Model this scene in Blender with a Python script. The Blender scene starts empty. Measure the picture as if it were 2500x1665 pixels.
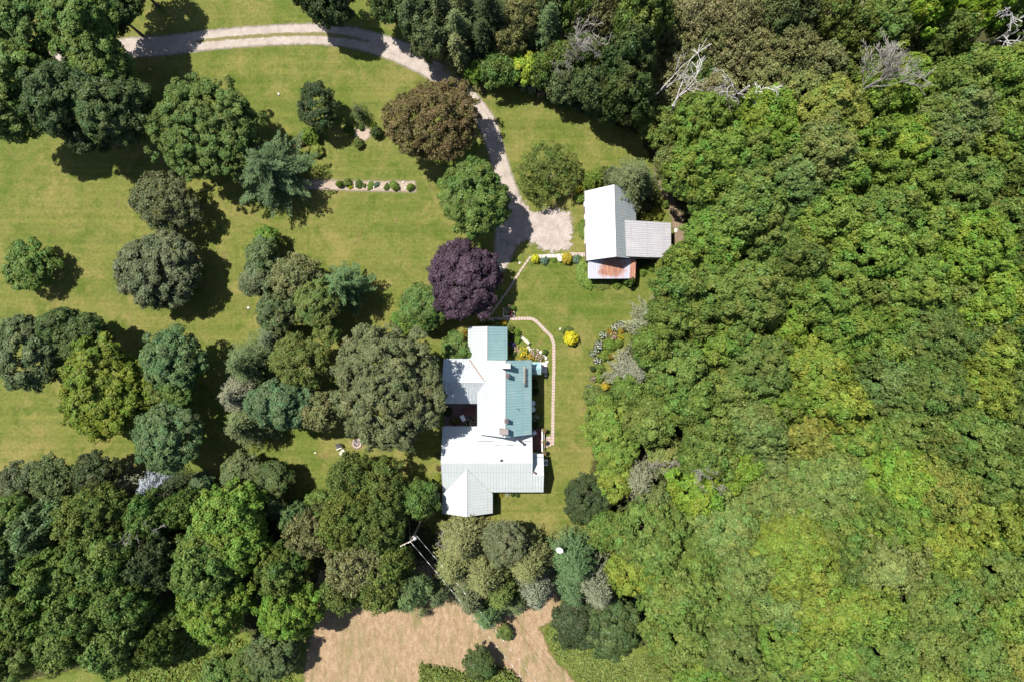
import bpy, math, random
import numpy as np
from mathutils import Vector

SC = bpy.context.scene
# ------------------------------------------------------------------ camera, sky, sun, exposure
CAM_H = 100.0
FOCAL = 24.0 / 36.0 * 2500.0          # focal length in photo pixels
cam = bpy.data.cameras.new("camera")
cam.lens = 24.0
cam.sensor_width = 36.0
cam.clip_end = 20000.0
camo = bpy.data.objects.new("camera", cam)
SC.collection.objects.link(camo)
camo.location = (0, 0, CAM_H)
SC.camera = camo

SUN_T = Vector((-0.40, 0.29, 1.0)).normalized()      # direction towards the sun
sun_el = math.asin(SUN_T.z)
sun_az = math.atan2(SUN_T.x, SUN_T.y)
W = bpy.data.worlds.new("World")
SC.world = W
W.use_nodes = True
wn = W.node_tree
bgn = wn.nodes["Background"]
sky = wn.nodes.new("ShaderNodeTexSky")
sky.sky_type = 'NISHITA'
sky.sun_disc = False
sky.sun_elevation = sun_el
sky.sun_rotation = sun_az
wn.links.new(sky.outputs[0], bgn.inputs[0])
bgn.inputs[1].default_value = 0.065
sl = bpy.data.lights.new("sun", 'SUN')
sl.energy = 4.6
sl.angle = math.radians(0.5)
sl.color = (1.0, 0.955, 0.88)
so = bpy.data.objects.new("sun", sl)
SC.collection.objects.link(so)
so.rotation_euler = SUN_T.to_track_quat('Z', 'Y').to_euler()
SC.view_settings.view_transform = 'Standard'
SC.view_settings.look = 'None'
SC.view_settings.gamma = 1.0
SC.view_settings.exposure = 1.12
SC.cycles.max_bounces = 6
SC.cycles.transparent_max_bounces = 12

# ------------------------------------------------------------------ helpers
COL = SC.collection
def P(px, py, h=0.0):
    s = (CAM_H - h) / FOCAL
    return Vector(((px - 1250.0) * s, -(py - 832.5) * s, h))
def metres(r, h=0.0):
    return r * (CAM_H - h) / FOCAL

def tag(o, label=None, cat=None, group=None, kind=None):
    if label: o["label"] = label
    if cat: o["category"] = cat
    if group: o["group"] = group
    if kind: o["kind"] = kind
    return o
def empty(name, loc=(0, 0, 0), rz=0.0):
    o = bpy.data.objects.new(name, None)
    o.empty_display_size = 0.5
    COL.objects.link(o)
    o.location = loc
    o.rotation_euler = (0, 0, rz)
    return o

class MB:
    def __init__(s):
        s.v = []; s.f = []
    def add(s, v, f):
        n = len(s.v)
        s.v.extend([tuple(x) for x in v])
        s.f.extend([tuple(i + n for i in q) for q in f])
        return s
    def box(s, x0, x1, y0, y1, z0, z1):
        v = [(x0, y0, z0), (x1, y0, z0), (x1, y1, z0), (x0, y1, z0), (x0, y0, z1), (x1, y0, z1), (x1, y1, z1), (x0, y1, z1)]
        f = [(0, 3, 2, 1), (4, 5, 6, 7), (0, 1, 5, 4), (1, 2, 6, 5), (2, 3, 7, 6), (3, 0, 4, 7)]
        return s.add(v, f)
    def obox(s, c, ax, ay, az):
        """box centred at c with half axes"""
        c, ax, ay, az = Vector(c), Vector(ax), Vector(ay), Vector(az)
        v = []
        for k in (-1, 1):
            for (i, j) in ((-1, -1), (1, -1), (1, 1), (-1, 1)):
                v.append(c + ax * i + ay * j + az * k)
        f = [(0, 3, 2, 1), (4, 5, 6, 7), (0, 1, 5, 4), (1, 2, 6, 5), (2, 3, 7, 6), (3, 0, 4, 7)]
        return s.add(v, f)
    def tube(s, p0, p1, r0, r1, n=7, cap=True):
        p0, p1 = Vector(p0), Vector(p1)
        d = (p1 - p0)
        if d.length < 1e-6: return s
        d.normalize()
        a = d.orthogonal().normalized(); b = d.cross(a)
        v = []
        for (p, r) in ((p0, r0), (p1, r1)):
            for i in range(n):
                t = 2 * math.pi * i / n
                v.append(p + a * math.cos(t) * r + b * math.sin(t) * r)
        f = [(i, (i + 1) % n, n + (i + 1) % n, n + i) for i in range(n)]
        if cap:
            f.append(tuple(range(n - 1, -1, -1))); f.append(tuple(range(n, 2 * n)))
        return s.add(v, f)
    def path(s, pts, rad, n=6):
        for i in range(len(pts) - 1):
            s.tube(pts[i], pts[i + 1], rad[i], rad[i + 1], n)
        return s
    def blob(s, c, r, seed=0, flat=1.0, amp=0.15, seg=10, rings=6):
        rnd = random.Random(seed)
        c = Vector(c); v = []; ph = [rnd.uniform(0, 6.28) for _ in range(4)]
        for j in range(rings + 1):
            th = math.pi * j / rings
            for i in range(seg):
                a = 2 * math.pi * i / seg
                q = r * (1 + amp * math.sin(2 * a + ph[0]) * math.sin(th) + amp * .6 * math.sin(3 * a + ph[1] + th * 2) + amp * .5 * math.cos(3 * th + ph[2]))
                v.append(c + Vector((q * math.sin(th) * math.cos(a), q * math.sin(th) * math.sin(a), q * math.cos(th) * flat)))
        f = []
        for j in range(rings):
            for i in range(seg):
                k = (i + 1) % seg
                f.append((j * seg + i, (j + 1) * seg + i, (j + 1) * seg + k, j * seg + k))
        return s.add(v, f)
    def build(s, name, mat, parent=None, loc=None, smooth=False, **kw):
        me = bpy.data.meshes.new(name)
        me.from_pydata(s.v, [], s.f)
        me.validate()
        if mat: me.materials.append(mat)
        if smooth:
            me.polygons.foreach_set("use_smooth", [True] * len(me.polygons))
        o = bpy.data.objects.new(name, me)
        COL.objects.link(o)
        if parent: o.parent = parent
        if loc is not None: o.location = loc
        if kw: tag(o, **kw)
        return o

# ------------------------------------------------------------------ materials
def new_mat(name):
    m = bpy.data.materials.new(name)
    m.use_nodes = True
    nt = m.node_tree
    for n in list(nt.nodes): nt.nodes.remove(n)
    out = nt.nodes.new("ShaderNodeOutputMaterial")
    return m, nt, out
def N(nt, t, **kw):
    n = nt.nodes.new(t)
    for k, v in kw.items(): setattr(n, k, v)
    return n
def L(nt, a, b): nt.links.new(a, b)
def noise(nt, vec, scale, detail=4, rough=0.55, dist=0.0):
    n = N(nt, "ShaderNodeTexNoise")
    n.inputs["Scale"].default_value = scale
    n.inputs["Detail"].default_value = detail
    n.inputs["Roughness"].default_value = rough
    n.inputs["Distortion"].default_value = dist
    if vec is not None: L(nt, vec, n.inputs["Vector"])
    return n.outputs["Fac"]
def ramp(nt, fac, stops):
    r = N(nt, "ShaderNodeValToRGB")
    el = r.color_ramp.elements
    while len(el) > len(stops): el.remove(el[-1])
    while len(el) < len(stops): el.new(0.5)
    for e, (p, c) in zip(el, stops):
        e.position = p
        e.color = (c[0], c[1], c[2], 1) if hasattr(c, '__len__') else (c, c, c, 1)
    L(nt, fac, r.inputs[0])
    return r.outputs[0]
def mix(nt, fac, a, b, mode='MIX'):
    m = N(nt, "ShaderNodeMix", data_type='RGBA', blend_type=mode)
    for sock, val in ((m.inputs[0], fac), (m.inputs[6], a), (m.inputs[7], b)):
        if isinstance(val, bpy.types.NodeSocket): L(nt, val, sock)
        elif hasattr(val, '__len__'): sock.default_value = (val[0], val[1], val[2], 1)
        else: sock.default_value = val
    return m.outputs[2]
def math_(nt, op, a, b=0.0, clamp=False):
    m = N(nt, "ShaderNodeMath", operation=op, use_clamp=clamp)
    for sock, val in ((m.inputs[0], a), (m.inputs[1], b)):
        if isinstance(val, bpy.types.NodeSocket): L(nt, val, sock)
        else: sock.default_value = val
    return m.outputs[0]
def coords(nt, scale=(1, 1, 1), kind="Object", rot=(0, 0, 0)):
    tc = N(nt, "ShaderNodeTexCoord")
    mp = N(nt, "ShaderNodeMapping")
    mp.inputs["Scale"].default_value = scale
    mp.inputs["Rotation"].default_value = rot
    L(nt, tc.outputs[kind], mp.inputs["Vector"])
    return mp.outputs[0]
def principled(nt, color, rough=0.8, spec=0.3, metal=0.0, bump=None, bump_d=0.05, bump_s=0.5):
    p = N(nt, "ShaderNodeBsdfPrincipled")
    if isinstance(color, bpy.types.NodeSocket): L(nt, color, p.inputs["Base Color"])
    else: p.inputs["Base Color"].default_value = (*color, 1)
    p.inputs["Roughness"].default_value = rough
    p.inputs["Specular IOR Level"].default_value = spec
    p.inputs["Metallic"].default_value = metal
    if bump is not None:
        b = N(nt, "ShaderNodeBump")
        b.inputs["Strength"].default_value = bump_s
        b.inputs["Distance"].default_value = bump_d
        L(nt, bump, b.inputs["Height"])
        L(nt, b.outputs[0], p.inputs["Normal"])
    return p.outputs[0]

def simple(name, color, rough=0.7, var=0.25, scale=3.0, spec=0.3, metal=0.0, bump=0.0):
    m, nt, out = new_mat(name)
    v = coords(nt)
    n1 = noise(nt, v, scale, 5)
    c = mix(nt, n1, tuple(x * (1 - var) for x in color), tuple(min(1, x * (1 + var)) for x in color))
    L(nt, principled(nt, c, rough, spec, metal, n1 if bump else None, bump or 0.01), out.inputs[0])
    return m

def foliage_mat(name, trans=0.16, gloss=0.16, rough=0.5):
    """leaf colour comes from the object's own colour, varied per clump and per leaf"""
    m, nt, out = new_mat(name)
    oi = N(nt, "ShaderNodeObjectInfo")
    at = N(nt, "ShaderNodeAttribute", attribute_name="tint")
    sep = N(nt, "ShaderNodeSeparateColor")
    L(nt, at.outputs["Color"], sep.inputs[0])
    hs = N(nt, "ShaderNodeHueSaturation")
    L(nt, oi.outputs["Color"], hs.inputs["Color"])
    L(nt, math_(nt, 'ADD', math_(nt, 'MULTIPLY', sep.outputs[1], 0.064), 0.466), hs.inputs["Hue"])
    L(nt, math_(nt, 'ADD', math_(nt, 'MULTIPLY', sep.outputs[0], 0.95), 0.52), hs.inputs["Value"])
    col = hs.outputs[0]
    p = principled(nt, col, rough, gloss)
    t = N(nt, "ShaderNodeBsdfTranslucent")
    L(nt, mix(nt, 1.0, col, (1.25, 1.2, 0.55), 'MULTIPLY'), t.inputs[0])
    ms = N(nt, "ShaderNodeMixShader")
    ms.inputs[0].default_value = trans
    L(nt, p, ms.inputs[1]); L(nt, t.outputs[0], ms.inputs[2])
    L(nt, ms.outputs[0], out.inputs[0])
    return m
M_LEAF = foliage_mat("broad_leaves")
M_NEEDLE = foliage_mat("conifer_needles", trans=0.08, gloss=0.12, rough=0.6)
M_PETAL = foliage_mat("flower_petals", trans=0.15, gloss=0.1, rough=0.7)
M_BARK = simple("bark", (0.11, 0.09, 0.07), 0.9, 0.4, 6)
M_DEAD = simple("bleached_deadwood", (0.42, 0.40, 0.40), 0.85, 0.3, 5)
M_TWIG = simple("grey_twigs", (0.20, 0.185, 0.165), 0.9, 0.3, 5)

def edge_shader(nt, out, surf, amp, scale, soft=0.06):
    """lets the surface fade into what lies below along a ragged natural edge (attribute e = metres inside)"""
    at = N(nt, "ShaderNodeAttribute", attribute_name="e")
    g = N(nt, "ShaderNodeNewGeometry")
    n1 = noise(nt, g.outputs["Position"], scale, 8, 0.7)
    f = math_(nt, 'ADD', at.outputs["Fac"], math_(nt, 'MULTIPLY', math_(nt, 'SUBTRACT', n1, 0.5), amp * 2.2))
    f = math_(nt, 'DIVIDE', f, soft)
    f = math_(nt, 'ADD', f, 0.5, True)
    tr = N(nt, "ShaderNodeBsdfTransparent")
    ms = N(nt, "ShaderNodeMixShader")
    L(nt, f, ms.inputs[0]); L(nt, tr.outputs[0], ms.inputs[1]); L(nt, surf, ms.inputs[2])
    L(nt, ms.outputs[0], out.inputs[0])

def stretched(nt, v, sx, sy, rot, scale, detail=5, rough=0.65, dist=0.3):
    mp = N(nt, "ShaderNodeMapping")
    mp.inputs["Scale"].default_value = (sx, sy, 1); mp.inputs["Rotation"].default_value = (0, 0, rot)
    L(nt, v, mp.inputs["Vector"])
    return noise(nt, mp.outputs[0], scale, detail, rough, dist)
def lawn_mat():
    m, nt, out = new_mat("mown_lawn")
    g = N(nt, "ShaderNodeNewGeometry")
    v = g.outputs["Position"]
    big = noise(nt, v, 0.035, 5, 0.6, 0.6)
    mid = noise(nt, v, 0.16, 7, 0.7, 0.8)
    mid2 = noise(nt, v, 0.34, 6, 0.7, 0.6)
    fine = noise(nt, v, 2.2, 8, 0.8)
    grain = noise(nt, v, 7.5, 3, 0.85)
    base = mix(nt, ramp(nt, big, [(0.36, 0.0), (0.64, 1.0)]), (0.072, 0.102, 0.017), (0.122, 0.127, 0.031))
    base = mix(nt, ramp(nt, mid, [(0.44, 0.0), (0.66, 0.9)]), base, (0.175, 0.148, 0.050))
    base = mix(nt, ramp(nt, mid2, [(0.36, 0.8), (0.52, 0.0)]), base, (0.052, 0.086, 0.010))
    # faint mower passes
    st = stretched(nt, v, 0.03, 1.0, 0.10, 1.3, 3, 0.6, 0.6)
    base = mix(nt, ramp(nt, st, [(0.44, 0.0), (0.60, 0.30)]), base, (0.150, 0.150, 0.036))
    st2 = stretched(nt, v, 0.02, 1.0, -0.05, 0.55, 4, 0.7, 0.9)
    base = mix(nt, ramp(nt, st2, [(0.40, 0.32), (0.54, 0.0)]), base, (0.060, 0.088, 0.014))
    # worn brownish spots
    sp = noise(nt, v, 0.38, 5, 0.62, 0.5)
    base = mix(nt, ramp(nt, sp, [(0.62, 0.0), (0.74, 0.7)]), base, (0.145, 0.100, 0.048))
    lum = ramp(nt, math_(nt, 'ADD', math_(nt, 'MULTIPLY', fine, 0.55), math_(nt, 'MULTIPLY', grain, 0.45)), [(0.34, 0.48), (0.66, 1.5)])
    vm = N(nt, "ShaderNodeMix", data_type='RGBA', blend_type='MULTIPLY'); vm.inputs[0].default_value = 1.0
    L(nt, base, vm.inputs[6]); L(nt, lum, vm.inputs[7])
    h = math_(nt, 'ADD', fine, math_(nt, 'MULTIPLY', grain, 0.8))
    L(nt, principled(nt, vm.outputs[2], 0.9, 0.1, 0, h, 0.15, 0.7), out.inputs[0])
    return m
M_LAWN = lawn_mat()

def gravel_mat(name, c0, c1, edge=True, amp=0.5, strip=False):
    m, nt, out = new_mat(name)
    g = N(nt, "ShaderNodeNewGeometry"); v = g.outputs["Position"]
    a = noise(nt, v, 7.0, 4, 0.8); b = noise(nt, v, 0.8, 5, 0.65, 0.4)
    vo = N(nt, "ShaderNodeTexVoronoi"); vo.inputs["Scale"].default_value = 12.0
    L(nt, v, vo.inputs["Vector"])
    c = mix(nt, ramp(nt, b, [(0.3, 0.0), (0.7, 1.0)]), c0, c1)
    c = mix(nt, ramp(nt, a, [(0.35, 0.75), (0.7, 0.0)]), c, tuple(x * 0.55 for x in c0))
    c = mix(nt, math_(nt, 'MULTIPLY', vo.outputs["Color"], 0.22), c, tuple(min(1, x * 1.4) for x in c1))
    if strip:
        at = N(nt, "ShaderNodeAttribute", attribute_name="strip")
        gn = noise(nt, v, 1.5, 7, 0.75)
        f = math_(nt, 'ADD', at.outputs["Fac"], math_(nt, 'MULTIPLY', math_(nt, 'SUBTRACT', gn, 0.5), 1.6))
        f = math_(nt, 'MULTIPLY', math_(nt, 'SUBTRACT', f, 0.55), 3.0, True)
        c = mix(nt, f, c, (0.125, 0.115, 0.045))
    sh = principled(nt, c, 0.92, 0.15, 0, a, 0.05, 0.6)
    if edge: edge_shader(nt, out, sh, amp, 1.6, 0.45)
    else: L(nt, sh, out.inputs[0])
    return m
M_DRIVE = gravel_mat("gravel_drive", (0.235, 0.195, 0.165), (0.42, 0.365, 0.325), True, 0.35, True)
M_PARK = gravel_mat("gravel_parking", (0.22, 0.18, 0.155), (0.42, 0.365, 0.335), True, 1.6)
M_BED = gravel_mat("bare_bed_soil", (0.26, 0.20, 0.15), (0.38, 0.31, 0.25), True, 0.18)
M_DIRT = gravel_mat("worn_dirt", (0.14, 0.10, 0.065), (0.22, 0.17, 0.125), True, 1.3)

def hay_mat():
    m, nt, out = new_mat("cut_hay")
    g = N(nt, "ShaderNodeNewGeometry"); v = g.outputs["Position"]
    mp = N(nt, "ShaderNodeMapping")
    mp.inputs["Rotation"].default_value = (0, 0, 0.25)
    mp.inputs["Scale"].default_value = (1.0, 0.5, 1)
    L(nt, v, mp.inputs["Vector"]); v2 = mp.outputs[0]
    mp3 = N(nt, "ShaderNodeMapping")
    mp3.inputs["Rotation"].default_value = (0, 0, -1.1)
    mp3.inputs["Scale"].default_value = (0.9, 0.25, 1)
    L(nt, v, mp3.inputs["Vector"]); v3 = mp3.outputs[0]
    a = noise(nt, v2, 1.5, 8, 0.8, 0.4); b = noise(nt, v3, 0.6, 7, 0.75, 0.6); c_ = noise(nt, v, 6.0, 5, 0.8)
    c = mix(nt, ramp(nt, a, [(0.35, 0.0), (0.65, 1.0)]), (0.190, 0.124, 0.074), (0.365, 0.262, 0.168))
    c = mix(nt, ramp(nt, b, [(0.47, 0.0), (0.66, 0.85)]), c, (0.13, 0.13, 0.045))
    c = mix(nt, ramp(nt, c_, [(0.38, 0.65), (0.54, 0.0)]), c, (0.095, 0.068, 0.036))
    h = math_(nt, 'ADD', a, c_)
    sh = principled(nt, c, 0.95, 0.1, 0, h, 0.12, 0.6)
    edge_shader(nt, out, sh, 0.9, 0.7, 0.5)
    return m
M_HAY = hay_mat()

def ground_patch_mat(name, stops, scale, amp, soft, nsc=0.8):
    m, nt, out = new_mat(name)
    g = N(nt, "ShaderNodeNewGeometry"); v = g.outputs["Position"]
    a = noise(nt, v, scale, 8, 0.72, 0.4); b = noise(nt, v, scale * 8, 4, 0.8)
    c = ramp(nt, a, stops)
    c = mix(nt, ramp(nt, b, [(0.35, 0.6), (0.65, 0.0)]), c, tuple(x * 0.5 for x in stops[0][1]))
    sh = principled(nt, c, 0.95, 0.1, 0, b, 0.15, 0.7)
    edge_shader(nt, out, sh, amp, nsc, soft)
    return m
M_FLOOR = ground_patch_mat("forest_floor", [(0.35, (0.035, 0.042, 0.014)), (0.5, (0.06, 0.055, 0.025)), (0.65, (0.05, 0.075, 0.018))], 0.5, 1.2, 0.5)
M_MEADOW = ground_patch_mat("rough_meadow", [(0.35, (0.075, 0.11, 0.018)), (0.5, (0.12, 0.145, 0.03)), (0.68, (0.17, 0.16, 0.05))], 0.5, 1.2, 0.6)

def roof_mat(name, col, streak=0.15, rough=0.38, metal=0.0, spec=0.5, dirt=(0.3, 0.3, 0.3), dirt_amt=0.1, axis='X', rust=None, seam=0.42, stain=0.22):
    m, nt, out = new_mat(name)
    sc = (3.2, 0.18, 3.2) if axis == 'Y' else (0.18, 3.2, 3.2)     # streaks run down the slope
    v = coords(nt, sc)
    v1 = coords(nt)
    a = noise(nt, v, 1.6, 6, 0.65)
    b = noise(nt, v1, 0.6, 6, 0.6)
    c = mix(nt, ramp(nt, a, [(0.3, 0.0), (0.7, 1.0)]), tuple(x * (1 - streak) for x in col), tuple(min(0.9, x * (1 + streak * .6)) for x in col))
    c = mix(nt, ramp(nt, b, [(0.5, 0.0), (0.75, dirt_amt)]), c, dirt)
    if rust:
        f = noise(nt, v1, rust[0], 8, 0.72, 0.5)
        g = noise(nt, v, 2.5, 5, 0.6)
        f = math_(nt, 'ADD', math_(nt, 'MULTIPLY', f, 0.7), math_(nt, 'MULTIPLY', g, 0.3))
        c = mix(nt, ramp(nt, f, [(rust[1], 0.0), (rust[1] + 0.05, rust[2])]), c, (0.40, 0.13, 0.055))
    # seams: grime caught beside every raised rib
    sp = N(nt, "ShaderNodeSeparateXYZ"); L(nt, v1, sp.inputs[0])
    w_ = math_(nt, 'FRACT', math_(nt, 'DIVIDE', sp.outputs[0 if axis == 'Y' else 1], seam))
    s_ = math_(nt, 'LESS_THAN', w_, 0.26)
    c = mix(nt, math_(nt, 'MULTIPLY', s_, math_(nt, 'ADD', 0.25, math_(nt, 'MULTIPLY', a, 0.75))), c, mix(nt, 0.28, c, (0.10, 0.11, 0.12)))
    # sheet laps and a few run-off stains
    lap = math_(nt, 'FRACT', math_(nt, 'DIVIDE', sp.outputs[1 if axis == 'Y' else 0], 2.45))
    c = mix(nt, math_(nt, 'MULTIPLY', math_(nt, 'LESS_THAN', lap, 0.03), 0.25), c, (0.12, 0.12, 0.12))
    stn = noise(nt, v, 0.55, 8, 0.75)
    c = mix(nt, ramp(nt, stn, [(0.58, 0.0), (0.72, stain)]), c, (0.24, 0.19, 0.15))
    L(nt, principled(nt, c, rough, spec, metal, a, 0.01, 0.15), out.inputs[0])
    return m
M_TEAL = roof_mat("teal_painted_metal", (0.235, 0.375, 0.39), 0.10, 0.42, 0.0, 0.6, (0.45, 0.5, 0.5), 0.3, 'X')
M_WHITE_Y = roof_mat("pale_metal_roof", (0.385, 0.415, 0.413), 0.09, 0.4, 0.0, 0.6, (0.5, 0.55, 0.55), 0.25, 'Y')
M_WHITE_X = roof_mat("pale_metal_roof_cross", (0.385, 0.415, 0.413), 0.09, 0.4, 0.0, 0.6, (0.5, 0.55, 0.55), 0.25, 'X')
M_GLARE = roof_mat("painted_glare_sheet", (0.345, 0.375, 0.385), 0.09, 0.4, 0.0, 0.6, (0.36, 0.42, 0.44), 0.35, 'X')  # west slopes of the teal roofs: sun glare put into the base colour
M_GALV = roof_mat("galvanised_sheet", (0.40, 0.43, 0.45), 0.3, 0.42, 0.15, 0.5, (0.40, 0.42, 0.41), 0.5, 'Y')
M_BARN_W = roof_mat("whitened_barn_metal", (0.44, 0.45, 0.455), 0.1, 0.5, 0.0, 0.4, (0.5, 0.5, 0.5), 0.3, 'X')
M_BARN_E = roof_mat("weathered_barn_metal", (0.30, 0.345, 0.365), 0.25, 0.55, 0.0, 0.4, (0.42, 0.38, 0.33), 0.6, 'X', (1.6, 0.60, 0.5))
M_LEANTO = roof_mat("lilac_grey_sheet", (0.345, 0.34, 0.36), 0.14, 0.45, 0.0, 0.5, (0.5, 0.46, 0.46), 0.4, 'X')
M_FLASH = simple("rusty_flashing", (0.20, 0.125, 0.10), 0.7, 0.4, 4)

def rusty_mat():
    m, nt, out = new_mat("rusted_shed_sheet")
    v1 = coords(nt)
    v = coords(nt, (4.0, 0.25, 1))
    sep = N(nt, "ShaderNodeSeparateXYZ"); L(nt, v1, sep.inputs[0])
    x, y = sep.outputs[0], sep.outputs[1]
    # a broad rusted patch off centre (object space) plus a rusted sheet at the far end
    dx = math_(nt, 'DIVIDE', math_(nt, 'SUBTRACT', x, 0.05), 2.3)
    dy = math_(nt, 'DIVIDE', math_(nt, 'SUBTRACT', y, 0.15), 1.55)
    d = math_(nt, 'ADD', math_(nt, 'POWER', math_(nt, 'ABSOLUTE', dx), 3.0), math_(nt, 'POWER', math_(nt, 'ABSOLUTE', dy), 3.0))
    n1 = noise(nt, v1, 1.1, 8, 0.7); n2 = noise(nt, v, 1.6, 6, 0.65)
    f = math_(nt, 'SUBTRACT', 0.9, d)
    f = math_(nt, 'ADD', f, math_(nt, 'MULTIPLY', math_(nt, 'SUBTRACT', n1, 0.5), 2.6))
    f = math_(nt, 'ADD', f, math_(nt, 'MULTIPLY', math_(nt, 'SUBTRACT', n2, 0.5), 1.6))
    ex = math_(nt, 'GREATER_THAN', x, 2.5)
    exf = math_(nt, 'MULTIPLY', ex, math_(nt, 'ADD', 0.9, math_(nt, 'MULTIPLY', math_(nt, 'SUBTRACT', n1, 0.5), 3.0)))
    f = math_(nt, 'MAXIMUM', f, exf)
    f = math_(nt, 'MULTIPLY', f, 1.6, True)
    rust = mix(nt, ramp(nt, n2, [(0.35, 0.0), (0.65, 1.0)]), (0.17, 0.062, 0.038), (0.38, 0.20, 0.135))
    c = mix(nt, f, mix(nt, n2, (0.27, 0.275, 0.34), (0.40, 0.40, 0.46)), rust)
    L(nt, principled(nt, c, 0.6, 0.4, 0.0, n2, 0.01, 0.2), out.inputs[0])
    return m
M_RUST = rusty_mat()

M_WALL = simple("white_siding", (0.70, 0.69, 0.66), 0.7, 0.08, 2)
M_BARNWALL = simple("barn_board", (0.22, 0.16, 0.12), 0.85, 0.3, 3)
M_TRIM = simple("red_brown_fascia", (0.20, 0.07, 0.05), 0.6, 0.2, 3)
M_GLASS = simple("window_glass", (0.03, 0.04, 0.05), 0.08, 0.1, 1, 0.8)
M_WPAINT = simple("white_paint", (0.74, 0.73, 0.70), 0.5, 0.06, 3)
M_STONE = simple("limestone", (0.46, 0.42, 0.38), 0.9, 0.35, 7, 0.2, 0, 0.02)
M_SLAB = simple("pinkish_paving_slab", (0.32, 0.25, 0.222), 0.9, 0.22, 2.2, 0.2, 0, 0.01)
M_SLABW = simple("pale_flagstone", (0.48, 0.43, 0.39), 0.9, 0.25, 2.5, 0.2, 0, 0.01)
M_BRICK = simple("weathered_brick", (0.115, 0.085, 0.085), 0.9, 0.4, 8, 0.2, 0, 0.02)
M_BRICKP = simple("speckled_brick", (0.20, 0.175, 0.165), 0.9, 0.6, 9, 0.2, 0, 0.02)
M_DECK = simple("stained_deck_boards", (0.13, 0.055, 0.05), 0.7, 0.3, 3)
M_DKMETAL = simple("dark_metal", (0.05, 0.05, 0.05), 0.5, 0.2, 5, 0.5, 0.5)
M_LTMETAL = simple("light_metal", (0.55, 0.55, 0.55), 0.35, 0.1, 5, 0.5, 0.6)
M_DKWOOD = simple("dark_plastic", (0.035, 0.035, 0.04), 0.5, 0.3, 5)
M_POLE = simple("weathered_pole_wood", (0.36, 0.31, 0.26), 0.85, 0.25, 4)
M_BENCH = simple("sun_bleached_wood", (0.42, 0.37, 0.31), 0.8, 0.2, 5)
M_BROWN = simple("brown_wood", (0.16, 0.10, 0.07), 0.8, 0.3, 5)

# ------------------------------------------------------------------ ground sheets
def seg_dist(px, py, a, b):
    ax, ay = a; bx, by = b
    dx, dy = bx - ax, by - ay
    t = np.clip(((px - ax) * dx + (py - ay) * dy) / (dx * dx + dy * dy + 1e-12), 0, 1)
    return np.hypot(px - (ax + t * dx), py - (ay + t * dy)), t
def poly_sdf(poly):
    pl = [(P(x, y).x, P(x, y).y) for x, y in poly]
    def f(x, y):
        d = np.full(x.shape, 1e9); ins = np.zeros(x.shape, bool)
        n = len(pl)
        for i in range(n):
            a, b = pl[i], pl[(i + 1) % n]
            dd, _ = seg_dist(x, y, a, b)
            d = np.minimum(d, dd)
            c = ((a[1] > y) != (b[1] > y)) & (x < (b[0] - a[0]) * (y - a[1]) / (b[1] - a[1] + 1e-12) + a[0])
            ins ^= c
        return np.where(ins, d, -d)
    xs = [p[0] for p in pl]; ys = [p[1] for p in pl]
    return f, (min(xs), max(xs), min(ys), max(ys))
def smooth_line(pts, n=6):
    out = []
    q = [pts[0]] + list(pts) + [pts[-1]]
    for i in range(1, len(q) - 2):
        for k in range(n):
            t = k / n
            o = []
            for c in range(len(q[0])):
                p0, p1, p2, p3 = q[i - 1][c], q[i][c], q[i + 1][c], q[i + 2][c]
                o.append(0.5 * (2 * p1 + (p2 - p0) * t + (2 * p0 - 5 * p1 + 4 * p2 - p3) * t * t + (3 * p1 - p0 - 3 * p2 + p3) * t ** 3))
            out.append(tuple(o))
    out.append(tuple(pts[-1]))
    return out
def line_sdf(pts):
    """pts: (px, py, half width in px, strip amount)"""
    s = smooth_line(pts)
    w = [(P(a[0], a[1]).x, P(a[0], a[1]).y, metres(a[2]), a[3]) for a in s]
    def f(x, y, strip=False):
        best = np.full(x.shape, -1e9); st = np.zeros(x.shape)
        for a, b in zip(w[:-1], w[1:]):
            d, t = seg_dist(x, y, a[:2], b[:2])
            hw = a[2] + (b[2] - a[2]) * t
            v = hw - d
            k = v > best
            ss = (a[3] + (b[3] - a[3]) * t) * np.clip(1.35 - d / (hw * 0.3), 0, 1)
            st = np.where(k, ss, st); best = np.where(k, v, best)
        return (best, st) if strip else best
    xs = [p[0] for p in w]; ys = [p[1] for p in w]
    return f, (min(xs) - 3, max(xs) + 3, min(ys) - 3, max(ys) + 3)
def patch(name, sdf, z, mat, margin=1.0, cell=0.4, strip=False):
    f, (x0, x1, y0, y1) = sdf
    x0 -= margin; x1 += margin; y0 -= margin; y1 += margin
    nx = max(2, int((x1 - x0) / cell)); ny = max(2, int((y1 - y0) / cell))
    X, Y = np.meshgrid(np.linspace(x0, x1, nx), np.linspace(y0, y1, ny))
    st = None
    if strip: e, st = f(X, Y, True)
    else: e = f(X, Y)
    keep = e > -margin
    kc = keep[:-1, :-1] | keep[1:, :-1] | keep[:-1, 1:] | keep[1:, 1:]
    idx = np.arange(nx * ny).reshape(ny, nx)
    q = np.stack([idx[:-1, :-1][kc], idx[:-1, 1:][kc], idx[1:, 1:][kc], idx[1:, :-1][kc]], 1)
    used, inv = np.unique(q, return_inverse=True)
    q = inv.reshape(q.shape)
    co = np.stack([X.ravel()[used], Y.ravel()[used], np.full(len(used), z)], 1)
    me = mesh_np(name, co, q, mat)
    a = me.attributes.new("e", 'FLOAT', 'POINT'); a.data.foreach_set("value", e.ravel()[used].astype(np.float32))
    if strip:
        a = me.attributes.new("strip", 'FLOAT', 'POINT'); a.data.foreach_set("value", st.ravel()[used].astype(np.float32))
    o = bpy.data.objects.new(name, me)
    COL.objects.link(o)
    o["kind"] = "structure"
    return o
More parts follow.
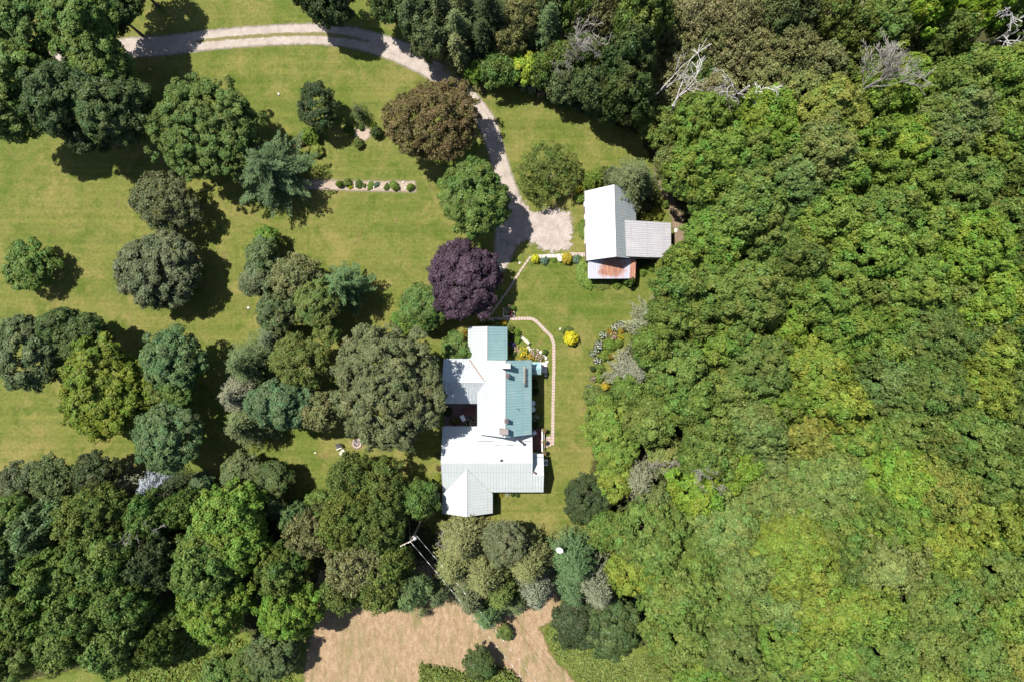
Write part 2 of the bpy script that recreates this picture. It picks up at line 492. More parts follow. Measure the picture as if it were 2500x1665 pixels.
def mesh_np(name, co, quads, mat, tint=None):
    me = bpy.data.meshes.new(name)
    nf = len(quads)
    me.vertices.add(len(co)); me.vertices.foreach_set("co", co.astype(np.float32).ravel())
    me.loops.add(nf * 4); me.loops.foreach_set("vertex_index", quads.astype(np.int32).ravel())
    me.polygons.add(nf); me.polygons.foreach_set("loop_start", np.arange(0, nf * 4, 4, dtype=np.int32))
    me.update(calc_edges=True)
    me.materials.append(mat)
    if tint is not None:
        a = me.attributes.new("tint", 'FLOAT_COLOR', 'FACE') if False else me.attributes.new("tint", 'FLOAT_COLOR', 'POINT')
        a.data.foreach_set("color", np.repeat(tint, 4, axis=0).astype(np.float32).ravel())
    return me

g = MB()
n = 24; S = 3000.0
gv = []
g.add([(-S, -S, 0), (S, -S, 0), (S, S, 0), (-S, S, 0)], [(0, 1, 2, 3)])
g.build("lawn", M_LAWN, kind="structure")

WOODS = [(1000, -60), (2640, -60), (2640, 1760), (1660, 1760), (1600, 1590), (1400, 1500), (1400, 1380), (1440, 1270), (1450, 1100),
         (1470, 985), (1520, 860), (1650, 720), (1672, 560), (1600, 400), (1560, 330), (1440, 275), (1300, 225), (1180, 190), (1080, 150), (1000, 60)]
WOODS2 = [(-140, 1140), (200, 1170), (440, 1180), (700, 1240), (790, 1210), (960, 1230), (1060, 1300), (1340, 1320), (1352, 1380),
          (1160, 1395), (780, 1400), (745, 1500), (640, 1560), (480, 1520), (360, 1590), (60, 1660), (-140, 1700)]
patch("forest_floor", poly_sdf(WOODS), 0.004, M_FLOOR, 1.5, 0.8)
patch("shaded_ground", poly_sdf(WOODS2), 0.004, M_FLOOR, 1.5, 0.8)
HAY = [(735, 1800), (748, 1600), (772, 1500), (775, 1400), (860, 1360), (1366, 1370), (1368, 1510), (1322, 1530), (1345, 1600), (1420, 1680), (1480, 1800)]
patch("hay_field", poly_sdf(HAY), 0.008, M_HAY, 1.2, 0.5)
patch("meadow", poly_sdf([(1320, 1532), (1372, 1500), (1430, 1540), (1600, 1590), (1680, 1760), (1480, 1800), (1425, 1680), (1350, 1600)]), 0.012, M_MEADOW, 1.2, 0.5)
patch("rough_grass", poly_sdf([(60, 1665), (380, 1590), (520, 1540), (660, 1545), (740, 1620), (730, 1800), (60, 1800)]), 0.012, M_MEADOW, 1.2, 0.5)
DRIVE = [(-80, 175, 22, 0), (100, 152, 22, 0), (215, 132, 23, 0), (310, 118, 24, 0), (408, 112, 24, .2), (500, 100, 24, .9), (600, 91, 24, 1), (743, 84, 25, 1),
         (836, 90, 25, 1), (920, 108, 26, .6), (1010, 143, 27, .1), (1080, 187, 24, 0), (1145, 240, 20, 0), (1190, 305, 22, 0), (1212, 372, 20, 0),
         (1228, 430, 22, 0), (1240, 500, 34, 0), (1240, 560, 30, 0), (1228, 620, 23, 0), (1214, 662, 14, 0), (1205, 690, 4, 0)]
patch("driveway", line_sdf(DRIVE), 0.016, M_DRIVE, 0.6, 0.25, True)
patch("parking_area", poly_sdf([(1258, 470), (1300, 520), (1350, 508), (1392, 520), (1398, 560), (1392, 608), (1345, 615), (1310, 600), (1285, 585), (1262, 600), (1225, 590), (1210, 520)]), 0.020, M_PARK, 1.6, 0.3)
patch("dirt_path", poly_sdf([(1600, 380), (1625, 420), (1668, 540), (1672, 600), (1668, 640), (1645, 600), (1640, 530), (1596, 420)]), 0.016, M_DIRT, 1.2, 0.4)
patch("garden_bed", poly_sdf([(735, 440), (880, 443), (1014, 443), (1016, 470), (880, 467), (735, 462)]), 0.016, M_BED, 0.3, 0.25)
patch("gravel_bed", poly_sdf([(865, 320), (885, 305), (904, 318), (903, 335), (890, 345), (868, 340), (861, 332)]), 0.016, M_BED, 0.3, 0.2)

# stepping stone paths: individual slabs with joints, one mesh per path (the path is part of the ground)
def slab_path(name, pts, width, step, mat, seed, gap=0.05, jitter=0.02, missing=0.0):
    rnd = random.Random(seed)
    w = [P(a, b) for a, b in pts]
    mb = MB()
    for a, b in zip(w[:-1], w[1:]):
        d = b - a; Ln = d.length; d.normalize(); nrm = Vector((-d.y, d.x, 0))
        k = max(1, round(Ln / step)); s = Ln / k
        for i in range(k):
            if rnd.random() < missing: continue
            c = a + d * (s * (i + .5)) + nrm * rnd.uniform(-jitter, jitter)
            z = 0.045 + rnd.uniform(-.006, .006)
            da = d.copy(); da.rotate(__import__('mathutils').Euler((0, 0, rnd.uniform(-.03, .03))))
            dn = Vector((-da.y, da.x, 0))
            mb.obox((c.x, c.y, z / 2), da * (s / 2 - gap / 2), dn * (width / 2 * rnd.uniform(.94, 1.04)), (0, 0, z / 2))
    return mb.build(name, mat, kind="structure")
pth = [(1226, 779), (1262, 778), (1299, 778)]
slab_path("garden_path", [(1192, 779), (1299, 778), (1312, 787), (1332, 808), (1345, 820), (1352, 838), (1352, 900), (1350, 1000), (1349, 1086)], 0.46, 0.42, M_SLAB, 3)
slab_path("stepping_path", [(1194, 773), (1219, 739), (1247, 700), (1268, 665), (1296, 626)], 0.30, 0.55, M_SLAB, 5, 0.08, 0.03, 0.06)
slab_path("flagstone_path", [(1299, 627), (1380, 624)], 0.50, 0.66, M_SLABW, 7, 0.09, 0.04)
slab_path("brick_path", [(1382, 622), (1432, 622)], 0.62, 0.42, M_SLAB, 8, 0.04, 0.02)
slab_path("patio", [(1333, 1066), (1333, 1093)], 0.44, 0.52, M_SLAB, 9, 0.06, 0.02)
slab_path("patio_edge", [(1341, 1064), (1341, 1089)], 0.44, 0.5, M_SLAB, 10, 0.06, 0.02)

# ------------------------------------------------------------------ foliage generators (numpy)
def unit(v):
    return v / (np.linalg.norm(v, axis=1, keepdims=True) + 1e-9)
def leaf_quads(rng, c, nrm, size, aspect=0.72, along=None):
    n = len(c)
    nrm = unit(nrm)
    r = rng.normal(size=(n, 3)) if along is None else along + rng.normal(size=(n, 3)) * 0.12
    t = unit(r - nrm * np.sum(r * nrm, axis=1, keepdims=True))
    b = np.cross(nrm, t)
    s = (size * rng.uniform(0.65, 1.3, n))[:, None] * 0.5
    a = t * s; bb = b * s * aspect
    k = rng.uniform(-0.35, 0.35, n)[:, None]
    v = np.stack([c - a, c - bb + a * k, c + a, c + bb + a * k], 1).reshape(-1, 3)
    q = np.arange(n * 4).reshape(n, 4)
    return v, q
def blob_clumps(rng, blobs, clump_r, fill=1.0, zmin=-0.35, inner=0.35):
    """clump centres spread over the outer skin of a union of ellipsoids, some inside"""
    C = []; D = []
    for bi, (cx, cy, cz, rx, ry, rz) in enumerate(blobs):
        area = 4 * math.pi * ((rx * ry) ** 1.6 / 3 + 2 * (rx * rz) ** 1.6 / 3) ** (1 / 1.6) * 0.65
        n = max(4, int(area / (clump_r ** 2 * 1.25) * fill))
        i = np.arange(n * 1)
        z = 1 - (1 - zmin) * (i + 0.5) / n
        ph = i * 2.399963 + rng.uniform(0, 6.28)
        z = np.clip(z + rng.normal(size=n) * 0.05, zmin, 1)
        rr = np.sqrt(1 - z * z)
        d = np.stack([rr * np.cos(ph), rr * np.sin(ph), z], 1)
        d = unit(d + rng.normal(size=(n, 3)) * 0.10)
        rad = rng.normal(0.88, 0.125, n)
        c = np.array([cx, cy, cz]) + d * np.array([rx, ry, rz]) * rad[:, None]
        m = int(n * inner)
        d2 = unit(rng.normal(size=(m, 3)) + np.array([0, 0, 0.9]))
        c2 = np.array([cx, cy, cz]) + d2 * np.array([rx, ry, rz]) * rng.uniform(0.55, 0.76, m)[:, None]
        c = np.concatenate([c, c2]); d = np.concatenate([d, d2])
        keep = np.ones(len(c), bool)
        for bj, (ax, ay, az, sx, sy, sz) in enumerate(blobs):
            if bj == bi: continue
            q = (c - np.array([ax, ay, az])) / np.array([sx, sy, sz])
            keep &= np.sum(q * q, axis=1) > 0.5
        C.append(c[keep]); D.append(d[keep])
    return np.concatenate(C), np.concatenate(D)
def broad_crown(seed, blobs, clump_r=0.5, leaf=0.28, per=34, fill=1.0, spread=0.55, style='puff', zmin=-0.3, inner=0.25, tintvar=0.13, name="crown", mat=None, mid=0.0, subs=9, flat=0.7):
    """leaves in clumps, clumps gathered on branch-end masses (mid), masses spread over the crown's skin"""
    rng = np.random.default_rng(seed)
    if mid > 0:
        MC, MD = blob_clumps(rng, blobs, mid, fill, zmin, inner)
        nm = len(MC)
        mr = mid * rng.uniform(0.7, 1.25, nm)
        k = np.maximum(4, (subs * (mr / mid) ** 2)).astype(int)
        ii = np.repeat(np.arange(nm), k)
        d2 = unit(unit(rng.normal(size=(len(ii), 3))) * 1.0 + MD[ii] * 0.55 + np.array([0, 0, 0.45]))
        C = MC[ii] + d2 * (mr[ii] * rng.uniform(.38, .74, len(ii)))[:, None] * np.array([1, 1, flat])
        D = unit(d2 + MD[ii] * .4)
        mt = rng.normal(0, tintvar * .8, nm)[ii]; mh = rng.normal(0, .2, nm)[ii]
        # a few leaves inside each mass keep it closed
    else:
        C, D = blob_clumps(rng, blobs, clump_r, fill, zmin, inner)
        mt = np.zeros(len(C)); mh = np.zeros(len(C))
    n = len(C)
    R = clump_r * rng.uniform(0.6, 1.3, n)
    cnt = np.maximum(5, (per * (R / clump_r) ** 2)).astype(int)
    idx = np.repeat(np.arange(n), cnt)
    m = len(idx)
    d = unit(rng.normal(size=(m, 3)) + D[idx] * 0.5 + np.array([0, 0, 0.3]))
    rad = rng.uniform(0.25, 1.0, m) ** 0.5
    if style == 'star': rad = rng.uniform(0.15, 1.15, m)
    off = d * rad[:, None] * R[idx][:, None] * np.array([1, 1, flat])
    c = C[idx] + off
    nrm = d * 0.7 + D[idx] * 0.4 + np.array([0, 0, 0.45]) + rng.normal(size=(m, 3)) * spread
    lt = 0.5 + (mt + rng.normal(0, tintvar * .7, n))[idx] + rng.normal(0, 0.12, m)
    hue = 0.5 + (mh + rng.normal(0, .12, n))[idx] + rng.normal(0, 0.14, m)
    tint = np.stack([np.clip(lt, 0, 1), np.clip(hue, 0, 1), np.zeros(m), np.ones(m)], 1)
    if style == 'star':
        v, q = leaf_quads(rng, c, nrm, leaf * np.ones(m), 0.30, along=d)
    else:
        v, q = leaf_quads(rng, c, nrm, leaf * np.ones(m))
    return mesh_np(name, v, q, mat or M_LEAF, tint)
def conifer_crown(seed, R, H, base=0.12, whorl=0.42, nb=8, leaf=0.36, dens=1.0, power=0.72, droop=0.25, name="crown"):
    rng = np.random.default_rng(seed)
    cs = []; ns = []; al = []; tt = []
    z = H * base
    while z < H - 0.2:
        t = (z - H * base) / (H * (1 - base))
        Lb = R * 1.22 * (1 - t) ** power + 0.15
        k = max(4, int(nb * (0.6 + 0.4 * (1 - t))))
        a0 = rng.uniform(0, 6.28)
        for i in range(k):
            a = a0 + 6.283 * i / k + rng.normal(0, 0.12)
            ln = Lb * rng.uniform(0.72, 1.12)
            steps = max(2, int(ln / 0.20))
            bt = rng.normal(0.5, 0.13)
            for s in range(steps):
                u = (s + 0.7) / steps
                wdt = 0.32 * ln * (1 - u) * min(1.0, u * 3) + 0.14
                mm = max(2, int((2 + wdt * 6) * dens))
                lat = rng.uniform(-1, 1, mm) * wdt
                zz = z + 0.25 * ln * u * (1 - t) * 0.6 - droop * ln * u * u + rng.normal(0, 0.05, mm)
                ca, sa = math.cos(a), math.sin(a)
                x = ca * ln * u - sa * lat; y = sa * ln * u + ca * lat
                cs.append(np.stack([x, y, zz], 1))
                sgn = np.sign(lat)[:, None]
                dirv = np.array([[ca, sa, -0.15]]) + sgn * np.array([[-sa, ca, 0]]) * 0.8
                al.append(np.repeat(dirv, 1, 0) if dirv.shape[0] == mm else np.repeat(dirv, mm, 0))
                ns.append(np.tile([ca * 0.35, sa * 0.35, 1.0], (mm, 1)) + rng.normal(size=(mm, 3)) * 0.35)
                tt.append(np.full(mm, bt + 0.12 * (u - 0.4)))
        z += whorl * rng.uniform(0.8, 1.2) * (0.6 + 0.4 * (1 - t))
    c = np.concatenate(cs); nr = np.concatenate(ns); a_ = np.concatenate(al); t_ = np.concatenate(tt)
    m = len(c)
    v, q = leaf_quads(rng, c, nr, leaf * np.ones(m), 0.34, along=a_)
    tint = np.stack([np.clip(t_ + rng.normal(0, 0.12, m), 0, 1), np.clip(rng.normal(0.5, 0.2, m), 0, 1), np.zeros(m), np.ones(m)], 1)
    return mesh_np(name, v, q, M_NEEDLE, tint)
def trunk_mb(seed, H, R, r0=0.25, limbs=7, top=0.8, cz=None):
    rnd = random.Random(seed)
    mb = MB()
    pts = [Vector((0, 0, -0.1))]; rad = [r0 * 1.25]
    n = 5
    for i in range(1, n + 1):
        t = i / n
        pts.append(Vector((rnd.uniform(-.12, .12) * t * R * .4, rnd.uniform(-.12, .12) * t * R * .4, H * top * t)))
        rad.append(r0 * (1 - t * 0.75))
    mb.path(pts, rad, 7)
    for k in range(limbs):
        a = 6.283 * k / limbs + rnd.uniform(-.3, .3)
        i = rnd.choice([2, 3, 4])
        p = pts[i].lerp(pts[i + 1], rnd.random())
        ln = R * rnd.uniform(.4, .62)
        q = p + Vector((math.cos(a) * ln * .5, math.sin(a) * ln * .5, ln * .35))
        e = p + Vector((math.cos(a + .15) * ln, math.sin(a + .15) * ln, ln * .75))
        mb.path([p, q, e], [r0 * .42, r0 * .26, r0 * .08], 5)
        e2 = q + Vector((math.cos(a - .7) * ln * .4, math.sin(a - .7) * ln * .4, ln * .4))
        mb.path([q, e2], [r0 * .2, r0 * .06], 4)
    return mb
def bare_branches(seed, H, spread=0.45, depth=5, r0=0.16, start=0.3, kids=(2, 4), lean=(0, 0), twist=0.35, rmin=0.012, first=None, fan=1.0):
    rnd = random.Random(seed); mb = MB()
    def grow(p, d, ln, r, k):
        segs = 3 if k > 2 else 2
        pts = [p]; rad = [max(r, rmin)]
        q = p; dd = d
        for s in range(segs):
            dd = (dd + Vector((rnd.uniform(-1, 1), rnd.uniform(-1, 1), rnd.uniform(-.4, .6))) * twist * .55).normalized()
            q = q + dd * (ln / segs)
            pts.append(q); rad.append(max(r * (1 - .3 * (s + 1) / segs), rmin))
        mb.path(pts, rad, 5 if k > 2 else 3)
        if k <= 0: return
        for c in range(rnd.randint(*kids)):
            j = rnd.randint(1, segs)
            a = rnd.uniform(0, 6.283)
            o = dd.orthogonal().normalized(); o2 = dd.cross(o)
            nd = (dd + (o * math.cos(a) + o2 * math.sin(a)) * spread * rnd.uniform(.7, 1.5) * 1.4 + Vector((0, 0, .15 * fan))).normalized()
            grow(pts[j], nd, ln * rnd.uniform(.55, .8), rad[j] * .62, k - 1)
    grow(Vector((0, 0, 0)), Vector((lean[0], lean[1], 1)).normalized(), first or H * start, r0, depth)
    return mb

# colours (albedo)
PAL = dict(
    bright=(0.098, 0.162, 0.024), vivid=(0.115, 0.190, 0.017), mid=(0.076, 0.122, 0.027), dark=(0.048, 0.076, 0.022),
    deep=(0.036, 0.054, 0.019), blue=(0.070, 0.115, 0.045), olive=(0.090, 0.124, 0.029), yellow=(0.140, 0.180, 0.022), gold=(0.160, 0.165, 0.032),
    grey=(0.092, 0.112, 0.050), olivegrey=(0.096, 0.112, 0.046), silver=(0.140, 0.154, 0.100), bluesilver=(0.185, 0.215, 0.270), brown=(0.112, 0.088, 0.034), purple=(0.054, 0.033, 0.052),
    tan=(0.170, 0.172, 0.075), mustard=(0.098, 0.136, 0.018), pale=(0.120, 0.160, 0.050), lime=(0.20, 0.27, 0.03), khaki=(0.138, 0.150, 0.056), steel=(0.080, 0.108, 0.042))
WORD = dict(olivegrey='olive grey', mustard='mustard green', bright='bright green', vivid='vivid leaf-green', mid='mid green', dark='dark green', deep='blackish green', blue='bluish green',
            olive='olive green', yellow='yellow-green', gold='golden yellow-green', grey='greyish green', silver='silvery', bluesilver='pale silver-blue',
            brown='brown-tinged', purple='dark purple', tan='tan-brown', pale='pale green', lime='lime green', khaki='khaki green', steel='grey-green')

# ------------------------------------------------------------------ trees and bushes
def lobes(seed, R, rz, n=5, big=0.72, off=0.42, lobe=0.55, sx=1.0, sy=1.0):
    rnd = random.Random(seed)
    out = [(0, 0, 0.05 * R, R * big * sx, R * big * sy, rz * 0.95)]
    a0 = rnd.uniform(0, 6.28)
    for i in range(n):
        a = a0 + 6.283 * i / n + rnd.uniform(-.3, .3)
        o = off * rnd.uniform(.72, 1.22)
        lr = lobe * rnd.uniform(.68, 1.15)
        out.append((math.cos(a) * o * R * sx, math.sin(a) * o * R * sy, rnd.uniform(-.28, .12) * rz, R * lr * (0.5 + 0.5 * sx), R * lr * (0.5 + 0.5 * sy), rz * lr * 1.15))
    return out
SPEC = dict(
    maple=dict(clump_r=0.46, leaf=0.27, per=32, spread=0.38, mid=1.10, subs=8, fill=1.0, inner=.5),
    lumpy=dict(clump_r=0.48, leaf=0.28, per=34, spread=0.38, mid=0.95, subs=8, fill=.92, inner=.35, tintvar=.15),
    fine=dict(clump_r=0.34, leaf=0.22, per=24, spread=0.45, tintvar=0.12, mid=.8, subs=9, fill=.95),
    loose=dict(clump_r=0.42, leaf=0.24, per=24, spread=0.75, mid=.9, subs=7, fill=.9, inner=.35),
    scrub=dict(clump_r=0.40, leaf=0.21, per=16, spread=0.9, fill=0.5, inner=0.6, mid=.8, subs=6),
    star=dict(clump_r=0.60, leaf=0.42, per=40, spread=0.35, style='star', fill=0.85, mid=1.1, subs=7, tintvar=.24),
)
def crown_for(kind, seed, R, rz, sx=1.0, sy=1.0, name="crown"):
    sp = dict(SPEC[kind])
    mat = M_NEEDLE if kind == 'star' else M_LEAF
    sp['mat'] = mat
    if R < 2.6 and sp['mid'] > .8: sp['mid'] *= .75
    n = {'fine': 5, 'maple': 6, 'lumpy': 5, 'loose': 7, 'scrub': 7, 'star': 6}[kind]
    big = {'fine': 0.86, 'maple': 0.76, 'lumpy': 0.78, 'loose': 0.70, 'scrub': 0.6, 'star': 0.6}[kind]
    lb = lobes(seed, R, rz, n, big, {'fine': .36, 'star': .55}.get(kind, .46), {'fine': .58, 'star': .42}.get(kind, .52), sx, sy)
    return broad_crown(seed, lb, name=name, **sp)

PROTO = {}
def proto(kind, size, var):
    k = (kind, size, var)
    if k not in PROTO:
        PROTO[k] = (crown_for(kind, 1000 + hash_(k), size, size * 0.72), None)
    return PROTO[k][0]
def hash_(k):
    s = str(k); h = 7
    for ch in s: h = (h * 31 + ord(ch)) % 99991
    return h
TRUNKS = []
def trunk_mesh(i):
    while len(TRUNKS) < 6:
        mb = trunk_mb(50 + len(TRUNKS), 10.0, 4.0, 0.26, 7)
        me = bpy.data.meshes.new("trunk"); me.from_pydata(mb.v, [], mb.f); me.materials.append(M_BARK)
        me.polygons.foreach_set("use_smooth", [True] * len(me.polygons))
        TRUNKS.append(me)
    return TRUNKS[i % 6]
NAMES = dict(maple='broadleaf_tree', lumpy='broadleaf_tree', fine='broadleaf_tree', loose='broadleaf_tree', scrub='broadleaf_tree', star='pine_tree', spruce='spruce_tree')
rr = random.Random(42)
def col_of(c, var=0.10):
    b = PAL[c]
    k = 1 + rr.uniform(-var, var)
    return (b[0] * k * (1 + rr.uniform(-.06, .06)), b[1] * k, b[2] * k * (1 + rr.uniform(-.1, .1)), 1)
def add_child(name, me, parent, color=None, loc=(0, 0, 0), sc=(1, 1, 1), rz=0):
    o = bpy.data.objects.new(name, me)
    COL.objects.link(o); o.parent = parent
    o.location = loc; o.scale = sc; o.rotation_euler = (0, 0, rz)
    if color: o.color = color
    return o
tree_no = [0]
def tree(kind, px, py, r, H, col, label, group=None, unique=False, sx=1.0, sy=1.0, name=None, cat="tree", rzf=0.72, cmix=0.0):
    tree_no[0] += 1
    if kind not in ('spruce', 'pine'): r = r * 0.985
    sx *= rr.uniform(.92, 1.08); sy *= rr.uniform(.92, 1.08)
    i = tree_no[0]
    if kind in ('spruce', 'pine'):
        hc = H * 0.42
        R = metres(r, hc)
        p = P(px, py, hc)
        t = empty(name or kind + '_tree', (p.x, p.y, 0), rr.uniform(0, 6.28))
        me = conifer_crown(300 + i, R, H, leaf=0.34 if R > 2 else 0.26, nb=9 if R > 2 else 8) if kind == 'spruce' else conifer_crown(300 + i, R, H, base=.2, whorl=.95, leaf=.38, nb=8, dens=2.2, power=.55, droop=.05)
        add_child("crown", me, t, col_of(col, .05))
        add_child("trunk", trunk_mesh(i), t, None, (0, 0, 0), (.5, .5, H * .95 / 8.0))
    else:
        R0 = metres(r, H * .7)
        rz = min(max(R0 * rzf, H * 0.34), H * 0.46)
        hc = H - rz
        R = metres(r, hc)
        p = P(px, py, hc)
        t = empty(name or NAMES[kind], (p.x, p.y, 0))
        if unique:
            me = crown_for(kind, 500 + i, R, rz, sx, sy)
            add_child("crown", me, t, col_of(col, .05), (0, 0, hc))
        else:
            sizes = [2.2, 3.2, 4.2, 5.2]
            s0 = min(sizes, key=lambda s: abs(math.log(R / s)))
            me = proto(kind, s0, i % 4 if s0 in (3.2, 4.2) else i % 3)
            s = R / s0
            cc = col_of(col)
            if cmix: cc = tuple(x * (1 - cmix) + y * cmix for x, y in zip(cc, (.122, .178, .034, 1)))
            add_child("crown", me, t, cc, (0, 0, hc), (s, s, s * rz / (R * 0.66)), rr.uniform(0, 6.28))
        ts = max(.35, R / 4.0)
        add_child("trunk", trunk_mesh(i), t, None, (0, 0, 0), (ts, ts, (hc + rz * .2) / 8.0), rr.uniform(0, 6.28))
    tag(t, label, cat, group)
    return t

T = tree
# --- top left stand
g1 = "tall trees over the gravel drive at the top left"
T('maple', 75, 60, 92, 17, 'mid', "bluish green broadleaf tree filling the very top left corner", g1, True)
T('maple', 205, 70, 80, 17, 'mid', "tall green tree over the drive's left end, nearest the photo's top edge", g1, True)
T('lumpy', 255, 152, 66, 15, 'mid', "bright-lobed tree crown at the right tip of the top left stand, covering the drive", g1, True)
T('lumpy', 60, 185, 78, 16, 'mid', "dark green crown at the left photo edge below the corner tree", g1, True)
T('maple', 160, 235, 84, 16, 'dark', "greyish green crown in the middle of the top left stand, above the open lawn", g1, True)
T('lumpy', 38, 285, 58, 14, 'mid', "small dark green crown at the left photo edge, lowest of the top left stand", g1, True)
T('lumpy', 275, 265, 74, 15, 'dark', "shaded very dark tree crown at the lower right of the top left stand", g1, True)
T('maple', 215, 325, 48, 11, 'deep', "low dark crown at the bottom tip of the top left stand, over the lawn", g1, True)
T('maple', 268, 22, 62, 12, 'dark', "dark crown cut by the top edge right of the corner trees", g1, True)
T('maple', 318, -48, 66, 11, 'dark', "dark tree mostly above the top edge with its shadow on the lawn beside the drive")
# --- left lawn trees
T('fine', 500, 318, 134, 12.5, 'mid', "large round feathery green tree on the lawn below the gravel drive", None, True)
T('pine', 664, 420, 92, 11.5, 'blue', "blue-green pine with light plumes against the right side of the round feathery tree", None, True)
T('loose', 405, 503, 80, 8, 'grey', "grey-green loose tree just below the round feathery tree", None, True, 1.0, 0.9)
T('lumpy', 386, 663, 116, 9, 'grey', "broad greyish green round tree alone in the middle of the left lawn", None, True, 1.0, 0.78)
T('maple', 69, 648, 56, 5.5, 'mid', "small round bush-like tree standing alone at the far left of the lawn", None, True, cat="tree")
T('fine', 776, 262, 48, 6.5, 'deep', "dense oval dark evergreen on the lawn left of the little gravel bed", None, True, .9, 1.15)
T('spruce', 876, 275, 24, 4.2, 'dark', "small pointed spruce at the top of the little gravel bed")
T('loose', 1058, 300, 114, 12, 'brown', "big brown-leaved tree leaning over the bend of the gravel drive", None, True)
T('lumpy', 1152, 485, 84, 12.5, 'mid', "tall dark green tree with yellowish tufts between the brown tree and the purple tree", None, True, .92, 1.12)
T('scrub', 1340, 425, 74, 6, 'olive', "open scrubby tree with visible limbs beside the parking area, left of the barn", None, True)
T('spruce', 1546, 445, 66, 12.5, 'grey', "silvery grey-green conifer overhanging the barn's upper right roof corner")
T('lumpy', 1132, 686, 90, 9.5, 'purple', "round dark purple maple north-west of the house", None, True, name="maple_tree")
T('lumpy', 1032, 755, 54, 6, 'mid', "round green tree tucked against the left side of the purple maple", None, True)
T('fine', 985, 782, 30, 3.2, 'bright', "small brighter green bush at the lower left foot of the tree beside the purple maple", None, True, cat="bush", name="bush")
T('fine', 655, 578, 24, 4, 'bright', "little bright green tree at the top of the middle-lawn clump", None, True)
T('lumpy', 640, 632, 42, 6.5, 'steel', "grey-green oval tree, upper left of the middle-lawn clump", None, True, .9, 1.1)
T('lumpy', 634, 678, 40, 6, 'grey', "dull grey tree at the left edge of the middle-lawn clump", None, True)
T('loose', 729, 678, 60, 9, 'khaki', "olive loose-leaved tree in the centre of the middle-lawn clump", None, True)
T('fine', 775, 742, 58, 10, 'olive', "bright drooping-branched tree in front of the middle-lawn clump", None, True)
T('fine', 802, 805, 30, 7, 'olive', "small hanging-foliage tree at the lower tip of the middle-lawn clump", None, True)
T('fine', 676, 762, 46, 7, 'steel', "dark green rounded tree at the lower left of the middle-lawn clump", None, True)
T('pine', 846, 700, 58, 11, 'blue', "dark blue-green pine at the right side of the middle-lawn clump", None, True)
T('spruce', 668, 828, 46, 8, 'grey', "small star-shaped spruce between the middle-lawn clump and the big maple group")
g2 = "grey-green spruces along the left side of the big maple group"
T('spruce', 612, 888, 64, 12, 'steel', "upper grey-green spruce in the column left of the big maple group", g2)
T('spruce', 590, 962, 58, 11, 'silver', "palest spruce, middle of the column left of the big maple group", g2)
T('spruce', 606, 1036, 62, 11, 'steel', "lowest spruce of the column left of the big maple group, over open grass", g2)
T('loose', 735, 884, 74, 12, 'olive', "olive-brown feathery tree above the round blue-green crown, left of the huge maple", None, True)
T('lumpy', 688, 984, 66, 12, 'blue', "round blue-green crown below the feathery olive tree", None, True)
T('loose', 776, 1006, 52, 10, 'khaki', "khaki small-leaved tree wedged between the huge maple and the round blue-green crown", None, True)
T('maple', 938, 944, 154, 17, 'olivegrey', "huge round grey-green maple shading the house's left roofs", None, True, rzf=0.68)
T('maple', 1112, 848, 30, 4.0, 'mid', "dark yew-like bush beside the left wall of the north wing", None, True, name="bush", cat="bush")
# --- left edge group
T('lumpy', 60, 868, 84, 11, 'steel', "dark grey-green tree at the left photo edge above the yellow-green tree", None, True)
T('lumpy', 150, 800, 40, 10, 'dark', "dark knobbly crown sticking up behind the left-edge grey-green tree", None, True)
T('lumpy', 208, 826, 54, 10, 'dark', "very dark crown between the left-edge tree and the yellow-green tree", None, True)
T('maple', 250, 945, 112, 12, 'mustard', "large yellow-green tree on the left lawn's lower side", None, True, .92, 1.08)
T('maple', 418, 878, 74, 11, 'blue', "bluish green crown right of the large yellow-green tree", None, True)
T('maple', 440, 945, 36, 9, 'mid', "small green lobe-shaped tree below the bluish crown, in the shade gap", None, True)
T('fine', 392, 955, 32, 8, 'olive', "little yellowish tree squeezed against the yellow-green tree's right side", None, True)
T('maple', 410, 1072, 82, 12, 'blue', "big bluish green tree below the shade gap, above the pale blue spruce", None, True, .95, 1.1)
# --- lower left row of ornamentals
T('loose', 55, 1180, 52, 7, 'grey', "grey-green bushy tree at the left end of the hedge-like row", None, True)
T('loose', 135, 1172, 62, 8, 'steel', "broad grey-green loose tree, second in the hedge-like row", None, True)
T('maple', 236, 1155, 48, 8, 'deep', "dark shaded tree at the right end of the hedge-like row", None, True)
T('spruce', 305, 1185, 46, 8, 'silver', "greyish olive conifer left of the pale blue spruce")
T('spruce', 376, 1190, 42, 7.5, 'bluesilver', "pale silver-blue spruce below the big bluish green tree")
T('spruce', 430, 1188, 36, 7, 'deep', "very dark spruce in shade right of the pale blue spruce")
T('fine', 492, 1180, 26, 5, 'blue', "small dark bluish bush in the shade right of the pale blue spruce", None, True, name="bush", cat="bush")
T('lumpy', 594, 1150, 48, 6.5, 'steel', "grey-green rounded bush at the top of the lower-left wood", None, True, name="bush", cat="bush")
T('lumpy', 668, 1172, 44, 6.5, 'dark', "darker green rounded bush beside the grey one at the top of the lower-left wood", None, True, name="bush", cat="bush")
